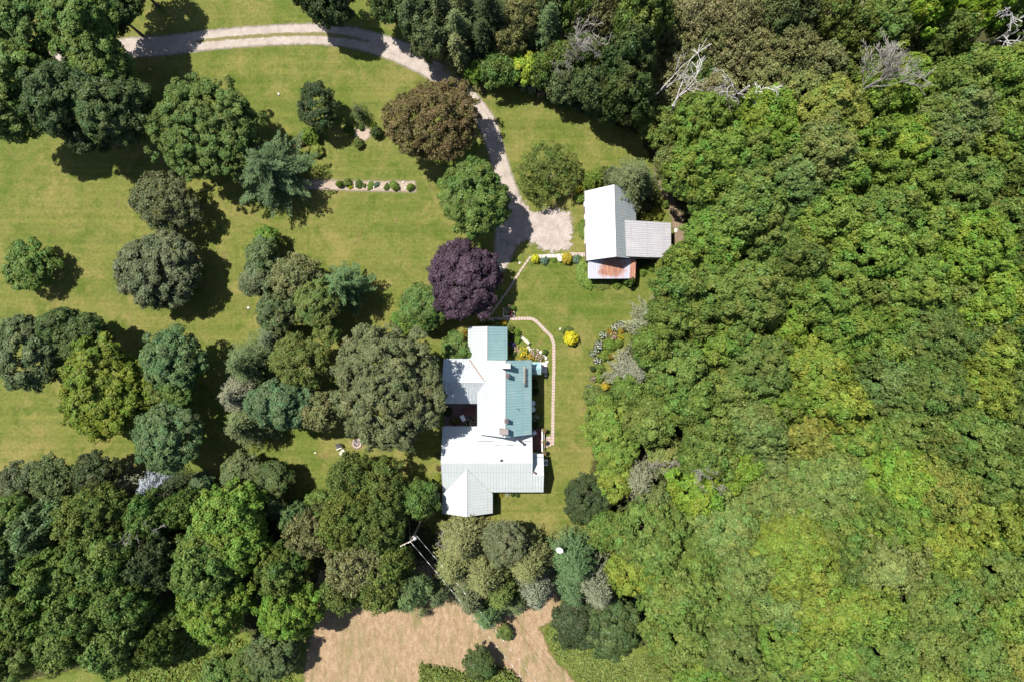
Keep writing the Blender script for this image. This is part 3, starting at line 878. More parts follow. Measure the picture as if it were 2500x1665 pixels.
# --- lower left wood (auto labels)
AUTO = []
def A(kind, px, py, r, H, col, zone): AUTO.append((kind, px, py, r, H, col, zone))
for a in [('lumpy', 30, 1268, 62, 12, 'mid'), ('lumpy', 112, 1290, 66, 13, 'blue'), ('fine', 235, 1268, 84, 14, 'olive'), ('maple', 372, 1262, 52, 12, 'mid'), ('loose', 455, 1240, 44, 10, 'mid'),
          ('lumpy', 40, 1375, 72, 14, 'blue'), ('lumpy', 150, 1395, 78, 15, 'mid'), ('lumpy', 278, 1352, 82, 15, 'mid'), ('lumpy', 385, 1365, 60, 13, 'deep'), ('maple', 200, 1465, 78, 15, 'mid'),
          ('lumpy', 320, 1460, 66, 14, 'mid'), ('lumpy', 70, 1495, 74, 14, 'mid'), ('lumpy', 172, 1560, 74, 13, 'mid'), ('lumpy', 48, 1590, 68, 13, 'olive'),
          ('lumpy', 285, 1570, 64, 12, 'mid'), ('maple', 560, 1262, 84, 13, 'bright'), ('maple', 600, 1330, 62, 12, 'bright'), ('maple', 505, 1375, 86, 14, 'mid'), ('maple', 525, 1475, 88, 13, 'bright'),
          ('maple', 430, 1492, 34, 8, 'mid'), ('loose', 768, 1300, 58, 11, 'khaki'), ('maple', 690, 1395, 60, 12, 'mid'), ('maple', 708, 1482, 72, 12, 'bright'), ('fine', 668, 1590, 66, 7, 'steel'),
          ('fine', 720, 1268, 36, 7, 'blue'), ('fine', 785, 1235, 44, 4, 'mid'), ('fine', 540, 1645, 44, 4, 'mid'), ('loose', 380, 1572, 40, 9, 'mid'),
          ('loose', 660, 1228, 36, 6, 'blue'), ('fine', 600, 1625, 40, 4, 'mid')]:
    A(*a, 'lower-left wood')
# --- trees south of the house
for a in [('loose', 855, 1165, 56, 10, 'olive'), ('loose', 938, 1178, 52, 10, 'olive'), ('loose', 848, 1270, 74, 13, 'olive'), ('loose', 935, 1280, 68, 13, 'olive'), ('lumpy', 1022, 1222, 42, 8, 'mid'),
          ('loose', 868, 1365, 76, 12, 'khaki'), ('loose', 930, 1430, 62, 11, 'olive'), ('loose', 965, 1360, 44, 11, 'olive'), ('loose', 840, 1440, 44, 9, 'olive')]:
    A(*a, 'olive clump left of the utility pole')
g3 = "conifers in the row below the house"
T('star', 1000, 1440, 44, 9, 'blue', "bluish pine at the left end of the conifer row, above the hay field", g3, True)
T('spruce', 1070, 1450, 34, 8, 'steel', "small dark conifer between the power cables and the hay field", g3)
T('spruce', 1034, 1492, 15, 3, 'steel', "tiny conifer sapling at the hay field's top edge", g3)
T('spruce', 1132, 1316, 64, 12, 'khaki', "pale olive conifer touching the power cables, left in the row below the house", g3, True)
T('spruce', 1110, 1376, 56, 11, 'khaki', "khaki conifer under the power cables, above the hay field", g3)
T('spruce', 1185, 1395, 66, 13, 'khaki', "middle khaki conifer of the row below the house", g3)
T('fine', 1235, 1325, 58, 10, 'grey', "rounded grey-green tree at the top of the row below the house", g3, True)
T('spruce', 1290, 1368, 62, 13, 'khaki', "khaki conifer just left of the satellite dish", g3)
T('spruce', 1308, 1432, 48, 13, 'silver', "pale star-shaped spruce whose shadow falls on the hay field", g3)
T('spruce', 1225, 1435, 52, 12, 'olive', "olive conifer between the star-shaped spruce and the khaki conifers", g3)
T('spruce', 1192, 1492, 46, 9, 'blue', "blue-green conifer jutting furthest into the hay field", g3)
T('spruce', 1402, 1366, 64, 13, 'blue', "tall bluish spruce right of the satellite dish", g3)
T('spruce', 1398, 1432, 46, 11, 'blue', "lower bluish spruce below the one beside the satellite dish", g3)
T('spruce', 1452, 1425, 56, 14, 'silver', "large pale star-shaped spruce at the edge of the right-hand wood")
T('lumpy', 1412, 1515, 60, 8, 'deep', "dark green tree at the right end of the hay field", None, True)
T('lumpy', 1490, 1530, 66, 9, 'dark', "dark green large-leaved tree above the bright meadow at the bottom", None, True)
T('fine', 1172, 1618, 34, 4.5, 'dark', "round dark bush at the bottom of the hay field", None, True, .88, 1.1, name="bush", cat="bush")
T('fine', 1232, 1543, 13, 1.8, 'olive', "lone tiny bush in the open hay field below the conifers", None, True, name="bush", cat="bush")
T('fine', 1438, 1215, 60, 6, 'deep', "dark slate-green bush bulging onto the lawn right of the house's lower end", None, True, name="bush", cat="bush")
T('spruce', 1152, 1450, 46, 11, 'grey', "greyish conifer above the hay field, between the khaki ones and the jutting blue-green one", g3)
T('spruce', 1262, 1462, 36, 9, 'steel', "small grey-green conifer at the hay field's top edge, left of the star-shaped spruce", g3)
# --- north side stand right of the drive
for a in [('lumpy', 805, 10, 56, 10, 'deep'), ('lumpy', 765, -20, 44, 10, 'dark'), ('maple', 950, 8, 46, 9, 'dark'), ('maple', 1022, 36, 52, 11, 'steel'), ('lumpy', 1052, 100, 42, 10, 'steel'), ('spruce', 1075, 40, 60, 14, 'steel'),
          ('spruce', 1130, 30, 60, 14, 'steel'), ('spruce', 1120, 90, 52, 13, 'steel'), ('spruce', 1118, 135, 40, 11, 'khaki'), ('spruce', 1192, 50, 62, 15, 'deep'), ('spruce', 1180, 105, 46, 12, 'deep'),
          ('fine', 1163, 178, 27, 4, 'bright'), ('loose', 1222, 170, 44, 6, 'mid'), ('fine', 1278, 168, 36, 6, 'lime'), ('loose', 1240, 108, 38, 8, 'khaki'), ('loose', 1280, 40, 52, 10, 'khaki'),
          ('spruce', 1338, 80, 46, 14, 'blue'), ('loose', 1392, 145, 50, 9, 'olive'), ('loose', 1378, 205, 42, 7, 'steel'), ('loose', 1478, 22, 50, 12, 'khaki'), ('loose', 1440, 140, 46, 9, 'mid'), ('loose', 1325, 175, 36, 7, 'mid'),
          ('loose', 1440, 215, 44, 11, 'steel'), ('spruce', 1490, 175, 56, 14, 'deep'), ('loose', 1490, 250, 46, 9, 'dark'), ('maple', 1565, 35, 64, 16, 'olive'), ('maple', 1540, 140, 60, 16, 'dark'), ('maple', 1525, 222, 66, 14, 'dark'), ('loose', 1400, 20, 50, 11, 'mid'),
          ('loose', 1345, 15, 44, 11, 'steel')]:
    A(*a, 'stand above the drive')
# --- scrubby top of the right-hand wood
for a in [('scrub', 1691, 34, 66, 10, 'tan'), ('scrub', 1797, 42, 62, 11, 'tan'), ('scrub', 1733, 110, 56, 8, 'khaki'), ('loose', 1660, 120, 50, 7, 'khaki'), ('scrub', 1640, 170, 46, 6, 'tan'),
          ('loose', 1700, 180, 50, 6, 'mid'), ('scrub', 1790, 130, 56, 8, 'tan'), ('loose', 1925, 34, 62, 13, 'steel'), ('loose', 2030, 30, 62, 13, 'olive'), ('loose', 1860, 120, 56, 9, 'khaki'),
          ('loose', 1930, 120, 60, 11, 'khaki'), ('loose', 1990, 165, 62, 10, 'khaki'), ('loose', 2075, 75, 58, 12, 'olive'), ('maple', 2160, 55, 62, 13, 'olive'), ('maple', 2246, 22, 62, 16, 'vivid'),
          ('maple', 2305, 88, 56, 13, 'olive'), ('maple', 2400, 10, 60, 17, 'vivid'), ('maple', 2480, 20, 56, 17, 'mid'), ('maple', 2484, 130, 46, 13, 'dark'), ('loose', 1880, 190, 56, 8, 'khaki'),
          ('loose', 1740, 215, 50, 6, 'khaki'), ('loose', 2090, 155, 50, 9, 'olive'), ('loose', 2150, 140, 46, 8, 'mid'), ('loose', 1620, 60, 44, 9, 'khaki'), ('scrub', 1860, 40, 48, 10, 'khaki'), ('scrub', 1695, 235, 46, 7, 'tan')]:
    A(*a, 'brushy strip')
# --- the dense right-hand wood
for a in [('loose', 1616, 312, 50, 9, 'olive'), ('maple', 1712, 300, 68, 14, 'bright'), ('maple', 1755, 382, 72, 15, 'bright'), ('loose', 1632, 400, 36, 9, 'khaki'), ('maple', 1685, 425, 58, 14, 'bright'), ('maple', 1862, 295, 74, 15, 'vivid'),
          ('maple', 2025, 290, 80, 16, 'gold'), ('maple', 1990, 380, 78, 16, 'khaki'), ('maple', 2178, 212, 78, 16, 'vivid'), ('maple', 2328, 210, 74, 16, 'mid'), ('maple', 2440, 195, 72, 16, 'bright'),
          ('maple', 2322, 300, 80, 16, 'grey'), ('maple', 2440, 282, 78, 16, 'mid'), ('maple', 2180, 368, 74, 16, 'vivid'), ('maple', 2285, 402, 78, 15, 'mid'), ('maple', 2395, 345, 76, 16, 'bright'),
          ('maple', 2480, 365, 58, 15, 'mid'), ('maple', 2330, 462, 86, 16, 'mid'), ('loose', 2458, 428, 66, 15, 'olive'), ('maple', 2060, 428, 60, 15, 'bright'), ('maple', 1925, 448, 76, 16, 'blue'),
          ('maple', 1820, 446, 68, 15, 'mid'), ('maple', 2200, 488, 72, 16, 'bright'), ('maple', 2458, 525, 68, 15, 'mid'),
          ('maple', 1752, 568, 76, 15, 'bright'), ('maple', 1744, 642, 54, 13, 'bright'), ('maple', 1814, 529, 82, 17, 'mid'), ('maple', 1868, 592, 72, 16, 'mid'), ('fine', 1996, 632, 54, 10, 'brown'),
          ('maple', 2009, 545, 78, 17, 'bright'), ('maple', 2107, 612, 84, 17, 'bright'), ('maple', 2140, 529, 76, 17, 'mid'), ('maple', 2232, 565, 78, 17, 'bright'), ('maple', 2351, 607, 92, 17, 'vivid'),
          ('loose', 2470, 620, 56, 13, 'dark'), ('maple', 1744, 714, 76, 15, 'mid'), ('maple', 1829, 720, 82, 16, 'olive'), ('maple', 2009, 712, 86, 17, 'bright'), ('maple', 2205, 695, 92, 17, 'bright'),
          ('maple', 2390, 730, 78, 16, 'vivid'), ('maple', 1912, 803, 56, 13, 'vivid'), ('maple', 1795, 817, 56, 14, 'mid'), ('maple', 2058, 803, 70, 16, 'bright'), ('maple', 2253, 822, 88, 16, 'dark'),
          ('maple', 2400, 852, 62, 15, 'yellow'), ('maple', 2473, 820, 60, 14, 'dark'), ('maple', 1655, 905, 78, 15, 'mid'), ('maple', 1680, 975, 60, 15, 'mid'), ('maple', 1838, 905, 88, 16, 'dark'),
          ('maple', 1990, 905, 74, 16, 'yellow'), ('maple', 2034, 985, 66, 16, 'yellow'), ('maple', 2131, 929, 72, 15, 'blue'), ('maple', 2250, 945, 82, 16, 'dark'), ('maple', 2378, 960, 66, 16, 'yellow'),
          ('maple', 2478, 935, 58, 14, 'dark'), ('fine', 1494, 1035, 62, 8, 'bright'), ('maple', 1584, 1020, 62, 12, 'olive'), ('maple', 1730, 1050, 72, 15, 'mid'), ('maple', 1838, 1040, 72, 15, 'steel'),
          ('maple', 1951, 1062, 56, 15, 'gold'), ('maple', 2073, 1055, 72, 16, 'bright'), ('maple', 2205, 1035, 76, 15, 'mid'), ('maple', 2351, 1062, 76, 16, 'mid'), ('maple', 2474, 1040, 62, 15, 'dark'),
          ('fine', 1502, 1100, 52, 7, 'bright'), ('spruce', 1555, 1168, 52, 10, 'silver'), ('maple', 1695, 1196, 62, 13, 'vivid'), ('maple', 1731, 1110, 62, 14, 'mid'),
          ('maple', 1790, 1140, 60, 14, 'vivid'), ('maple', 1853, 1119, 52, 14, 'steel'), ('fine', 1868, 1195, 72, 15, 'pale'), ('maple', 2009, 1182, 98, 17, 'pale'), ('maple', 2165, 1158, 82, 16, 'vivid'),
          ('maple', 2275, 1185, 68, 16, 'gold'), ('maple', 2395, 1150, 74, 16, 'mid'), ('maple', 2482, 1180, 58, 15, 'dark'), ('maple', 2375, 1245, 80, 16, 'yellow'), ('maple', 2463, 1290, 66, 15, 'bright'),
          ('maple', 1765, 1280, 78, 14, 'pale'), ('maple', 1584, 1304, 88, 14, 'mid'), ('maple', 1690, 1350, 58, 12, 'mid'), ('maple', 1936, 1353, 96, 17, 'yellow'), ('maple', 1814, 1377, 74, 15, 'pale'),
          ('maple', 2034, 1288, 62, 16, 'mid'), ('maple', 2156, 1353, 96, 17, 'khaki'), ('maple', 1912, 1270, 66, 16, 'yellow'), ('maple', 2302, 1329, 74, 16, 'yellow'), ('maple', 2400, 1377, 74, 16, 'olive'),
          ('maple', 2180, 1262, 70, 16, 'bright'), ('fine', 1545, 1392, 60, 10, 'yellow'), ('maple', 1653, 1445, 80, 14, 'mid'), ('maple', 1785, 1470, 70, 14, 'mid'), ('maple', 1990, 1470, 92, 16, 'yellow'),
          ('maple', 1890, 1455, 62, 15, 'pale'), ('maple', 2106, 1475, 76, 16, 'bright'), ('maple', 2200, 1455, 66, 16, 'olive'), ('maple', 2300, 1460, 78, 16, 'mid'), ('maple', 2434, 1475, 76, 15, 'bright'), ('maple', 1655, 1555, 74, 13, 'olive'),
          ('maple', 1780, 1575, 78, 14, 'steel'), ('maple', 1890, 1560, 66, 14, 'bright'), ('maple', 2010, 1582, 84, 15, 'bright'), ('maple', 2131, 1573, 78, 15, 'mid'), ('maple', 2253, 1570, 80, 15, 'olive'),
          ('maple', 2365, 1573, 74, 15, 'mid'), ('maple', 2463, 1600, 68, 14, 'gold'), ('maple', 1715, 1650, 70, 13, 'bright'), ('maple', 1838, 1652, 70, 13, 'mid'), ('maple', 1950, 1660, 66, 13, 'olive'),
          ('maple', 2060, 1665, 70, 14, 'steel'), ('maple', 2180, 1665, 72, 14, 'mid'), ('maple', 2300, 1665, 70, 14, 'bright'), ('maple', 2410, 1670, 66, 13, 'olive'),
          ('fine', 1600, 1228, 44, 9, 'grey'), ('fine', 1630, 1105, 44, 6, 'khaki'), ('loose', 1650, 1230, 46, 9, 'dark'), ('loose', 1490, 1290, 44, 7, 'mid'), ('fine', 1500, 1170, 44, 6, 'yellow'),
          ('maple', 1540, 960, 40, 10, 'mid'), ('maple', 1960, 230, 52, 11, 'khaki'), ('maple', 2110, 270, 50, 13, 'mid'), ('maple', 2260, 300, 58, 15, 'mid'), ('maple', 2100, 360, 56, 14, 'bright')]:
    A(*a, 'right-hand wood')
# fill remaining holes of the closed canopy
CANOPY = [(1720, 480), (1760, 260), (1900, 230), (2080, 200), (2560, 160), (2560, 1720), (1700, 1720), (1600, 1480), (1500, 1330), (1520, 1060), (1560, 900), (1640, 700)]
def inside(poly, x, y):
    c = False
    for i in range(len(poly)):
        (ax, ay), (bx, by) = poly[i], poly[(i + 1) % len(poly)]
        if (ay > y) != (by > y) and x < (bx - ax) * (y - ay) / (by - ay) + ax: c = not c
    return c
rf = random.Random(9)
for yy in range(200, 1700, 34):
    for xx in range(1560, 2540, 34):
        if not inside(CANOPY, xx, yy): continue
        if all(math.hypot(xx - a[1], yy - a[2]) > a[3] * 0.6 + 30 for a in AUTO if a[6] == 'right-hand wood'):
            A('maple', xx, yy, rf.uniform(46, 60), rf.uniform(13, 15), rf.choice(['bright', 'mid', 'mid', 'olive', 'dark', 'bright']), 'right-hand wood')

ROWS = [(75, "at the top edge"), (180, "just below the top edge"), (330, "level with the brown tree"), (450, "level with the scrubby tree"),
        (560, "level with the barn roof"), (680, "level with the rusty roof"), (780, "level with the purple maple"), (880, "level with the north wing"), (1000, "level with the main ridge"),
        (1100, "level with the porch deck"), (1220, "level with the southern roof"), (1320, "level with the utility pole"), (1440, "level with the satellite dish"),
        (1540, "level with the hay field"), (9999, "at the bottom edge")]
ORD = "first second third fourth fifth sixth seventh eighth ninth tenth eleventh twelfth thirteenth fourteenth fifteenth sixteenth seventeenth eighteenth nineteenth twentieth".split()
ZG = {'right-hand wood': "trees of the dense wood on the right", 'brushy strip': "brushy trees at the top of the right-hand wood",
      'stand above the drive': "mixed trees in the stand above the drive", 'lower-left wood': "trees of the lower-left wood",
      'olive clump left of the utility pole': "olive trees left of the utility pole"}
ZS = {'right-hand wood': 'right-hand wood', 'brushy strip': 'brushy strip', 'stand above the drive': 'drive-side stand', 'lower-left wood': 'lower-left wood', 'olive clump left of the utility pole': 'olive clump'}
buckets = {}
for a in AUTO:
    r_ = next(i for i, (lim, _) in enumerate(ROWS) if a[2] < lim)
    buckets.setdefault((a[6], r_), []).append(a)
WK = dict(maple='crown', lumpy='lumpy crown', fine='fine-leaved crown', loose='loose crown', scrub='brushy crown', spruce='conifer', star='pine')
rh = random.Random(4)
for (zone, r_), lst in buckets.items():
    lst.sort(key=lambda a: a[1])
    for i, a in enumerate(lst):
        pos = ORD[i] + " from left"
        if len(lst) == 1: pos = "alone"
        label = "%s %s, %s in the %s, %s" % (WORD[a[5]], WK[a[0]], pos, ZS[zone], ROWS[r_][1])
        big_u = a[6] != 'right-hand wood' and a[0] != 'scrub' and a[3] > 60
        T(a[0], a[1], a[2], a[3] * (1.05 if zone == 'right-hand wood' else 1), a[4] + (rh.uniform(-1.8, 1.8) if zone == 'right-hand wood' and a[1] > 1780 else 0), a[5], label, ZG[zone], False, cmix=.42 if zone == 'right-hand wood' and a[5] not in ('silver',) else 0)

# --- leafless trees
def dead(px, py, H, mat, label, seed, name="bare_tree", hb=0.0, **kw):
    p = P(px, py, hb)
    t = empty(name, (p.x, p.y, hb), random.Random(seed).uniform(0, 6.28) * 0)
    mb = bare_branches(seed, H - hb, **kw)
    mb.build("branches", mat, t)
    st = MB(); st.path([Vector((0, 0, -hb)), Vector((0, 0, .1))], [kw.get('r0', .16) * 1.2, kw.get('r0', .16)], 7)
    st.build("trunk", mat, t)
    tag(t, label, "bare tree")
    return t
dead(1566, 275, 19, M_DEAD, "tall bleached dead tree with forked trunk beside the dark trees left of the brush", 11, hb=2, start=.36, depth=4, r0=.27, spread=.42, twist=.25, kids=(2, 3), rmin=.03, lean=(.02, 0))
dead(1636, 285, 15, M_DEAD, "broken grey dead tree above the wood's upper left corner", 12, hb=5, first=5.2, depth=4, r0=.22, spread=.7, twist=.45, kids=(2, 3), rmin=.03)
dead(1690, 258, 13, M_TWIG, "brown-twigged leaning bare tree right of the broken dead tree", 13, hb=6, first=3.0, depth=5, r0=.14, spread=.6, lean=(.25, .15), rmin=.02)
dead(1800, 245, 17, M_DEAD, "spreading bleached dead tree in the middle of the brush", 14, hb=8, first=4.6, depth=5, r0=.17, spread=.75, twist=.5, kids=(2, 3), rmin=.024)
dead(2069, 240, 22, M_TWIG, "large fan-shaped bare grey tree above the golden crown", 15, hb=10, first=5.2, depth=6, r0=.17, spread=.42, twist=.18, lean=(.2, .1), kids=(2, 4), rmin=.022)
dead(2415, 110, 19, M_DEAD, "bare pale branches in the dark gap near the top right corner", 16, hb=9, first=4.4, depth=5, r0=.16, spread=.6, kids=(2, 3), rmin=.028)
dead(1432, 185, 18, M_TWIG, "dense grey bare tree in the stand above the drive", 17, hb=2, start=.3, depth=6, r0=.16, spread=.5, kids=(2, 4), rmin=.024)
dead(1405, 60, 16, M_TWIG, "smaller bare tree at the top edge, upper left of the dense grey bare one", 18, hb=2, start=.3, depth=5, r0=.14, spread=.55, kids=(2, 4), rmin=.022)
dead(1610, 1118, 10, M_TWIG, "small bare tree in the right-hand wood above the silvery spruce's right side", 19, hb=4, start=.35, depth=5, r0=.1, spread=.8, kids=(2, 4), rmin=.02)
dead(1712, 1160, 17, M_TWIG, "small bare tree top among vivid crowns right of the silvery spruce", 20, hb=11, first=2.6, depth=5, r0=.1, spread=.8, kids=(2, 4), rmin=.02)
dead(1080, 1320, 9, M_TWIG, "pale bare branches just right of the power cables", 21, hb=1, start=.35, depth=4, r0=.08, spread=.8, lean=(-.2, .1), kids=(2, 3), rmin=.022)
dead(345, 1260, 17, M_TWIG, "bare dark twigs among crowns below the pale silver-blue spruce", 22, hb=9, first=3, depth=5, r0=.1, spread=.6, kids=(2, 3), rmin=.02)

# ------------------------------------------------------------------ buildings
def clip_v(poly, u):
    """v-range of convex 2D polygon at u"""
    vs = []
    n = len(poly)
    for i in range(n):
        (a, b), (c, d) = poly[i], poly[(i + 1) % n]
        if (a - u) * (c - u) <= 0 and abs(a - c) > 1e-9:
            vs.append(b + (d - b) * (u - a) / (c - a))
    return (min(vs), max(vs)) if len(vs) >= 2 else None
def roof_plane(mb, pts, th=0.10, spacing=0.34, rib_h=0.05, rib_w=0.075, ribs=True):
    """convex planar roof slope; ribs run down the slope"""
    pts = [Vector(p) for p in pts]
    n = (pts[1] - pts[0]).cross(pts[2] - pts[1]).normalized()
    if n.z < 0:
        pts = pts[::-1]; n = -n
    k = len(pts)
    v = [p for p in pts] + [p - Vector((0, 0, th)) for p in pts]
    f = [tuple(range(k)), tuple(range(2 * k - 1, k - 1, -1))]
    for i in range(k):
        j = (i + 1) % k
        f.append((i, k + i, k + j, j))
    mb.add(v, f)
    if not ribs: return
    down = Vector((n.x, n.y, 0))
    if down.length < 1e-4: return
    down.normalize()
    dn = (down - n * down.dot(n)).normalized()
    us = n.cross(dn).normalized()
    o = pts[0]
    p2 = [((p - o).dot(us), (p - o).dot(dn)) for p in pts]
    umin = min(p[0] for p in p2); umax = max(p[0] for p in p2)
    cnt = max(1, int((umax - umin) / spacing))
    s = (umax - umin) / cnt
    for i in range(cnt + 1):
        u = umin + s * i
        u = min(max(u, umin + rib_w / 2 + .002), umax - rib_w / 2 - .002)
        r = clip_v(p2, u)
        if not r or r[1] - r[0] < 0.15: continue
        v0, v1 = r[0] + .01, r[1] + .03
        c = o + us * u + dn * ((v0 + v1) / 2) + n * (rib_h / 2 - 0.004)
        mb.obox(c, us * rib_w / 2, dn * ((v1 - v0) / 2), n * (rib_h / 2))
def gable_body(mb, x0, x1, y0, y1, he, hr, axis, ins=0.28, drop=0.16):
    """closed gabled wall body under a roof with eaves rectangle x0..x1,y0..y1 (eave height he, ridge hr); axis = ridge direction"""
    if axis == 'Y':
        half = (x1 - x0) / 2; slope = (hr - he) / half
        a, b, c = x0 + ins, x1 - ins, (x0 + x1) / 2
        prof = [(a, 0), (b, 0), (b, he + slope * ins - drop), (c, hr - drop), (a, he + slope * ins - drop)]
        lo, hi = y0 + ins, y1 - ins
        v = [(p[0], lo, p[1]) for p in prof] + [(p[0], hi, p[1]) for p in prof]
    else:
        half = (y1 - y0) / 2; slope = (hr - he) / half
        a, b, c = y0 + ins, y1 - ins, (y0 + y1) / 2
        prof = [(a, 0), (b, 0), (b, he + slope * ins - drop), (c, hr - drop), (a, he + slope * ins - drop)]
        lo, hi = x0 + ins, x1 - ins
        v = [(lo, p[0], p[1]) for p in prof] + [(hi, p[0], p[1]) for p in prof]
    f = [(0, 1, 2, 3, 4), (9, 8, 7, 6, 5)] + [(i, 5 + i, 5 + (i + 1) % 5, (i + 1) % 5) for i in range(5)]
    mb.add(v, f)
def window(parent, x, y, z, w, h, face):
    """face: 'E','W','N','S' ; frame with a pane and glazing bars"""
    fr = MB(); pn = MB()
    d = {'E': Vector((1, 0, 0)), 'W': Vector((-1, 0, 0)), 'N': Vector((0, 1, 0)), 'S': Vector((0, -1, 0))}[face]
    s = Vector((-d.y, d.x, 0)); c = Vector((x, y, z)); up = Vector((0, 0, 1))
    for k in (-1, 1):
        fr.obox(c + s * (k * w / 2) + d * .03, s * .05, d * .03, up * (h / 2 + .05))
        fr.obox(c + up * (k * h / 2) + d * .033, s * (w / 2 + .05), d * .03, up * .05)
    fr.obox(c + d * .03, s * (w / 2), d * .02, up * .02)
    pn.obox(c + d * .012, s * (w / 2), d * .01, up * (h / 2))
    o = fr.build("window", M_WPAINT, parent)
    pn.build("pane", M_GLASS, o)
def ridge_cap(mb, a, b, w=0.16, h=0.05):
    a, b = Vector(a), Vector(b)
    d = (b - a); ln = d.length; d.normalize()
    s = Vector((-d.y, d.x, 0)).normalized(); up = d.cross(s)
    if up.z < 0: up = -up
    mb.obox((a + b) / 2 + up * (h / 2 + .02), d * (ln / 2), s * w / 2, up * h / 2)

HC = (-3.5, -11.0, 0)
house = empty("farmhouse", HC)
tag(house, "rambling farmhouse with white and teal metal roofs on the lawn in the centre", "house")
def hb(mb, name, mat, parent=None, **kw):
    """build with vertices given in world space, parented to the house"""
    mb.v = [(x - HC[0], y - HC[1], z - HC[2]) for x, y, z in mb.v]
    return mb.build(name, mat, parent or house, **kw)
# main block
ex0, ex1, rx, my0, my1 = -4.82, 2.72, -0.95, -12.95, -2.63
w = MB(); gable_body(w, ex0, ex1, my0, my1, 5.0, 8.2, 'Y', .25)
gable_body(w, -9.62, -3.2, -8.77, -2.49, 4.0, 5.9, 'X', .25)
gable_body(w, -6.26, -0.67, -3.2, 2.01, 2.8, 5.2, 'Y', .22)
gable_body(w, -9.86, 2.86, -21.44, -12.13, 3.0, 5.4, 'X', .24)
w.box(2.5, 4.25, -21.2, -16.3, 0, 2.85)
gable_body(w, 0.9, 4.48, -21.42, -16.03, 2.9, 4.3, 'X', .24)
gable_body(w, -9.93, -2.76, -24.46, -17.7, 2.8, 4.85, 'Y', .24)
hb(w, "wall", M_WALL)
roofs = [
    ("main_roof_west", M_GLARE, [[(ex0, my0, 5.0), (rx, my0, 8.2), (rx, my1, 8.2), (ex0, my1, 5.0)], [(ex0 - 1.08, -5.55, 4.1), (ex0 + .0, -5.55, 5.0), (ex0 + .0, my1, 5.0), (ex0 - 1.08, my1, 4.1)]]),
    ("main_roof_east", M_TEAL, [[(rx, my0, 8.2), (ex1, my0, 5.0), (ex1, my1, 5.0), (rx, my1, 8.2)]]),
    ("west_wing_roof", M_GALV, [[(-9.62, -2.49, 4.0), (-9.62, -5.63, 5.9), (-3.6, -5.63, 5.9), (-3.6, -2.49, 4.0)], [(-9.62, -8.77, 4.0), (-3.6, -8.77, 4.0), (-3.6, -5.63, 5.9), (-9.62, -5.63, 5.9)]]),
    ("north_wing_west", M_GLARE, [[(-6.26, -2.66, 2.8), (-3.48, -2.66, 5.2), (-3.48, 2.01, 5.2), (-6.26, 2.01, 2.8)]]),
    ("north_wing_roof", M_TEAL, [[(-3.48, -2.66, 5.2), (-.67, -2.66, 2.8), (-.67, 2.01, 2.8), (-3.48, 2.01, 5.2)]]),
    ("south_roof", M_WHITE_Y, [[(-9.86, -12.13, 3.0), (-9.86, -16.79, 5.4), (2.86, -16.79, 5.4), (2.86, -12.13, 3.0)], [(-9.86, -21.44, 3.0), (2.86, -21.44, 3.0), (2.86, -16.79, 5.4), (-9.86, -16.79, 5.4)]]),
    ("east_roof", M_WHITE_Y, [[(2.87, -16.03, 2.96), (2.87, -18.77, 4.37), (4.46, -18.77, 4.37), (4.46, -16.03, 2.96)], [(2.87, -21.44, 2.985), (4.46, -21.44, 2.985), (4.46, -18.77, 4.37), (2.87, -18.77, 4.37)]]),
    ("south_wing_roof", M_WHITE_X, [[(-9.93, -24.46, 2.8), (-6.34, -24.46, 4.85), (-6.34, -17.6, 4.85), (-9.93, -17.6, 2.8)], [(-6.34, -24.46, 4.85), (-2.76, -24.46, 2.8), (-2.76, -17.6, 2.8), (-6.34, -17.6, 4.85)]]),
]
# the wing roofs run on into the larger roofs; trim them to the valley lines
roofs[-1] = ("south_wing_roof", M_WHITE_X, [
    [(-9.93, -24.46, 2.8), (-6.34, -24.46, 4.85), (-6.34, -17.75, 4.87), (-9.93, -21.7, 2.8)],
    [(-6.34, -24.46, 4.85), (-2.76, -24.46, 2.8), (-2.76, -21.7, 2.8), (-6.34, -17.75, 4.87)]])
roof_obs = {}
for nm, mt, planes in roofs:
    mb = MB()
    for pl in planes:
        if nm == "south_wing_roof":
            pl = [(x, y, z + 0.012) for x, y, z in pl]
        roof_plane(mb, pl)
    roof_obs[nm] = hb(mb, "roof", mt)
for a_, b_, w_ in [((rx, my0, 8.2), (rx, my1, 8.2), .16), ((-3.48, -2.6, 5.2), (-3.48, 2.01, 5.2), .13), ((-9.86, -16.79, 5.4), (2.86, -16.79, 5.4), .2), ((2.87, -18.77, 4.37), (4.46, -18.77, 4.37), .14),
                   ((-6.34, -24.46, 4.86), (-6.34, -17.8, 4.88), .14), ((-9.62, -5.63, 5.9), (-3.7, -5.63, 5.9), .16)]:
    rc = MB(); ridge_cap(rc, a_, b_, w_); hb(rc, "ridge_cap", M_WHITE_Y)
fl = MB()
ridge_cap(fl, (-5.92, -2.66, 4.13), (-3.72, -5.63, 5.93), .16, .04)
hb(fl, "valley_flashing", M_FLASH)
fl = MB()
ridge_cap(fl, (-3.72, -5.63, 5.93), (-4.84, -7.1, 5.03), .09, .03)
ridge_cap(fl, (-6.34, -17.75, 4.92), (-9.9, -21.66, 2.86), .08, .03); ridge_cap(fl, (-6.34, -17.75, 4.92), (-2.79, -21.66, 2.86), .08, .03)
hb(fl, "valley_flashing", M_LTMETAL)
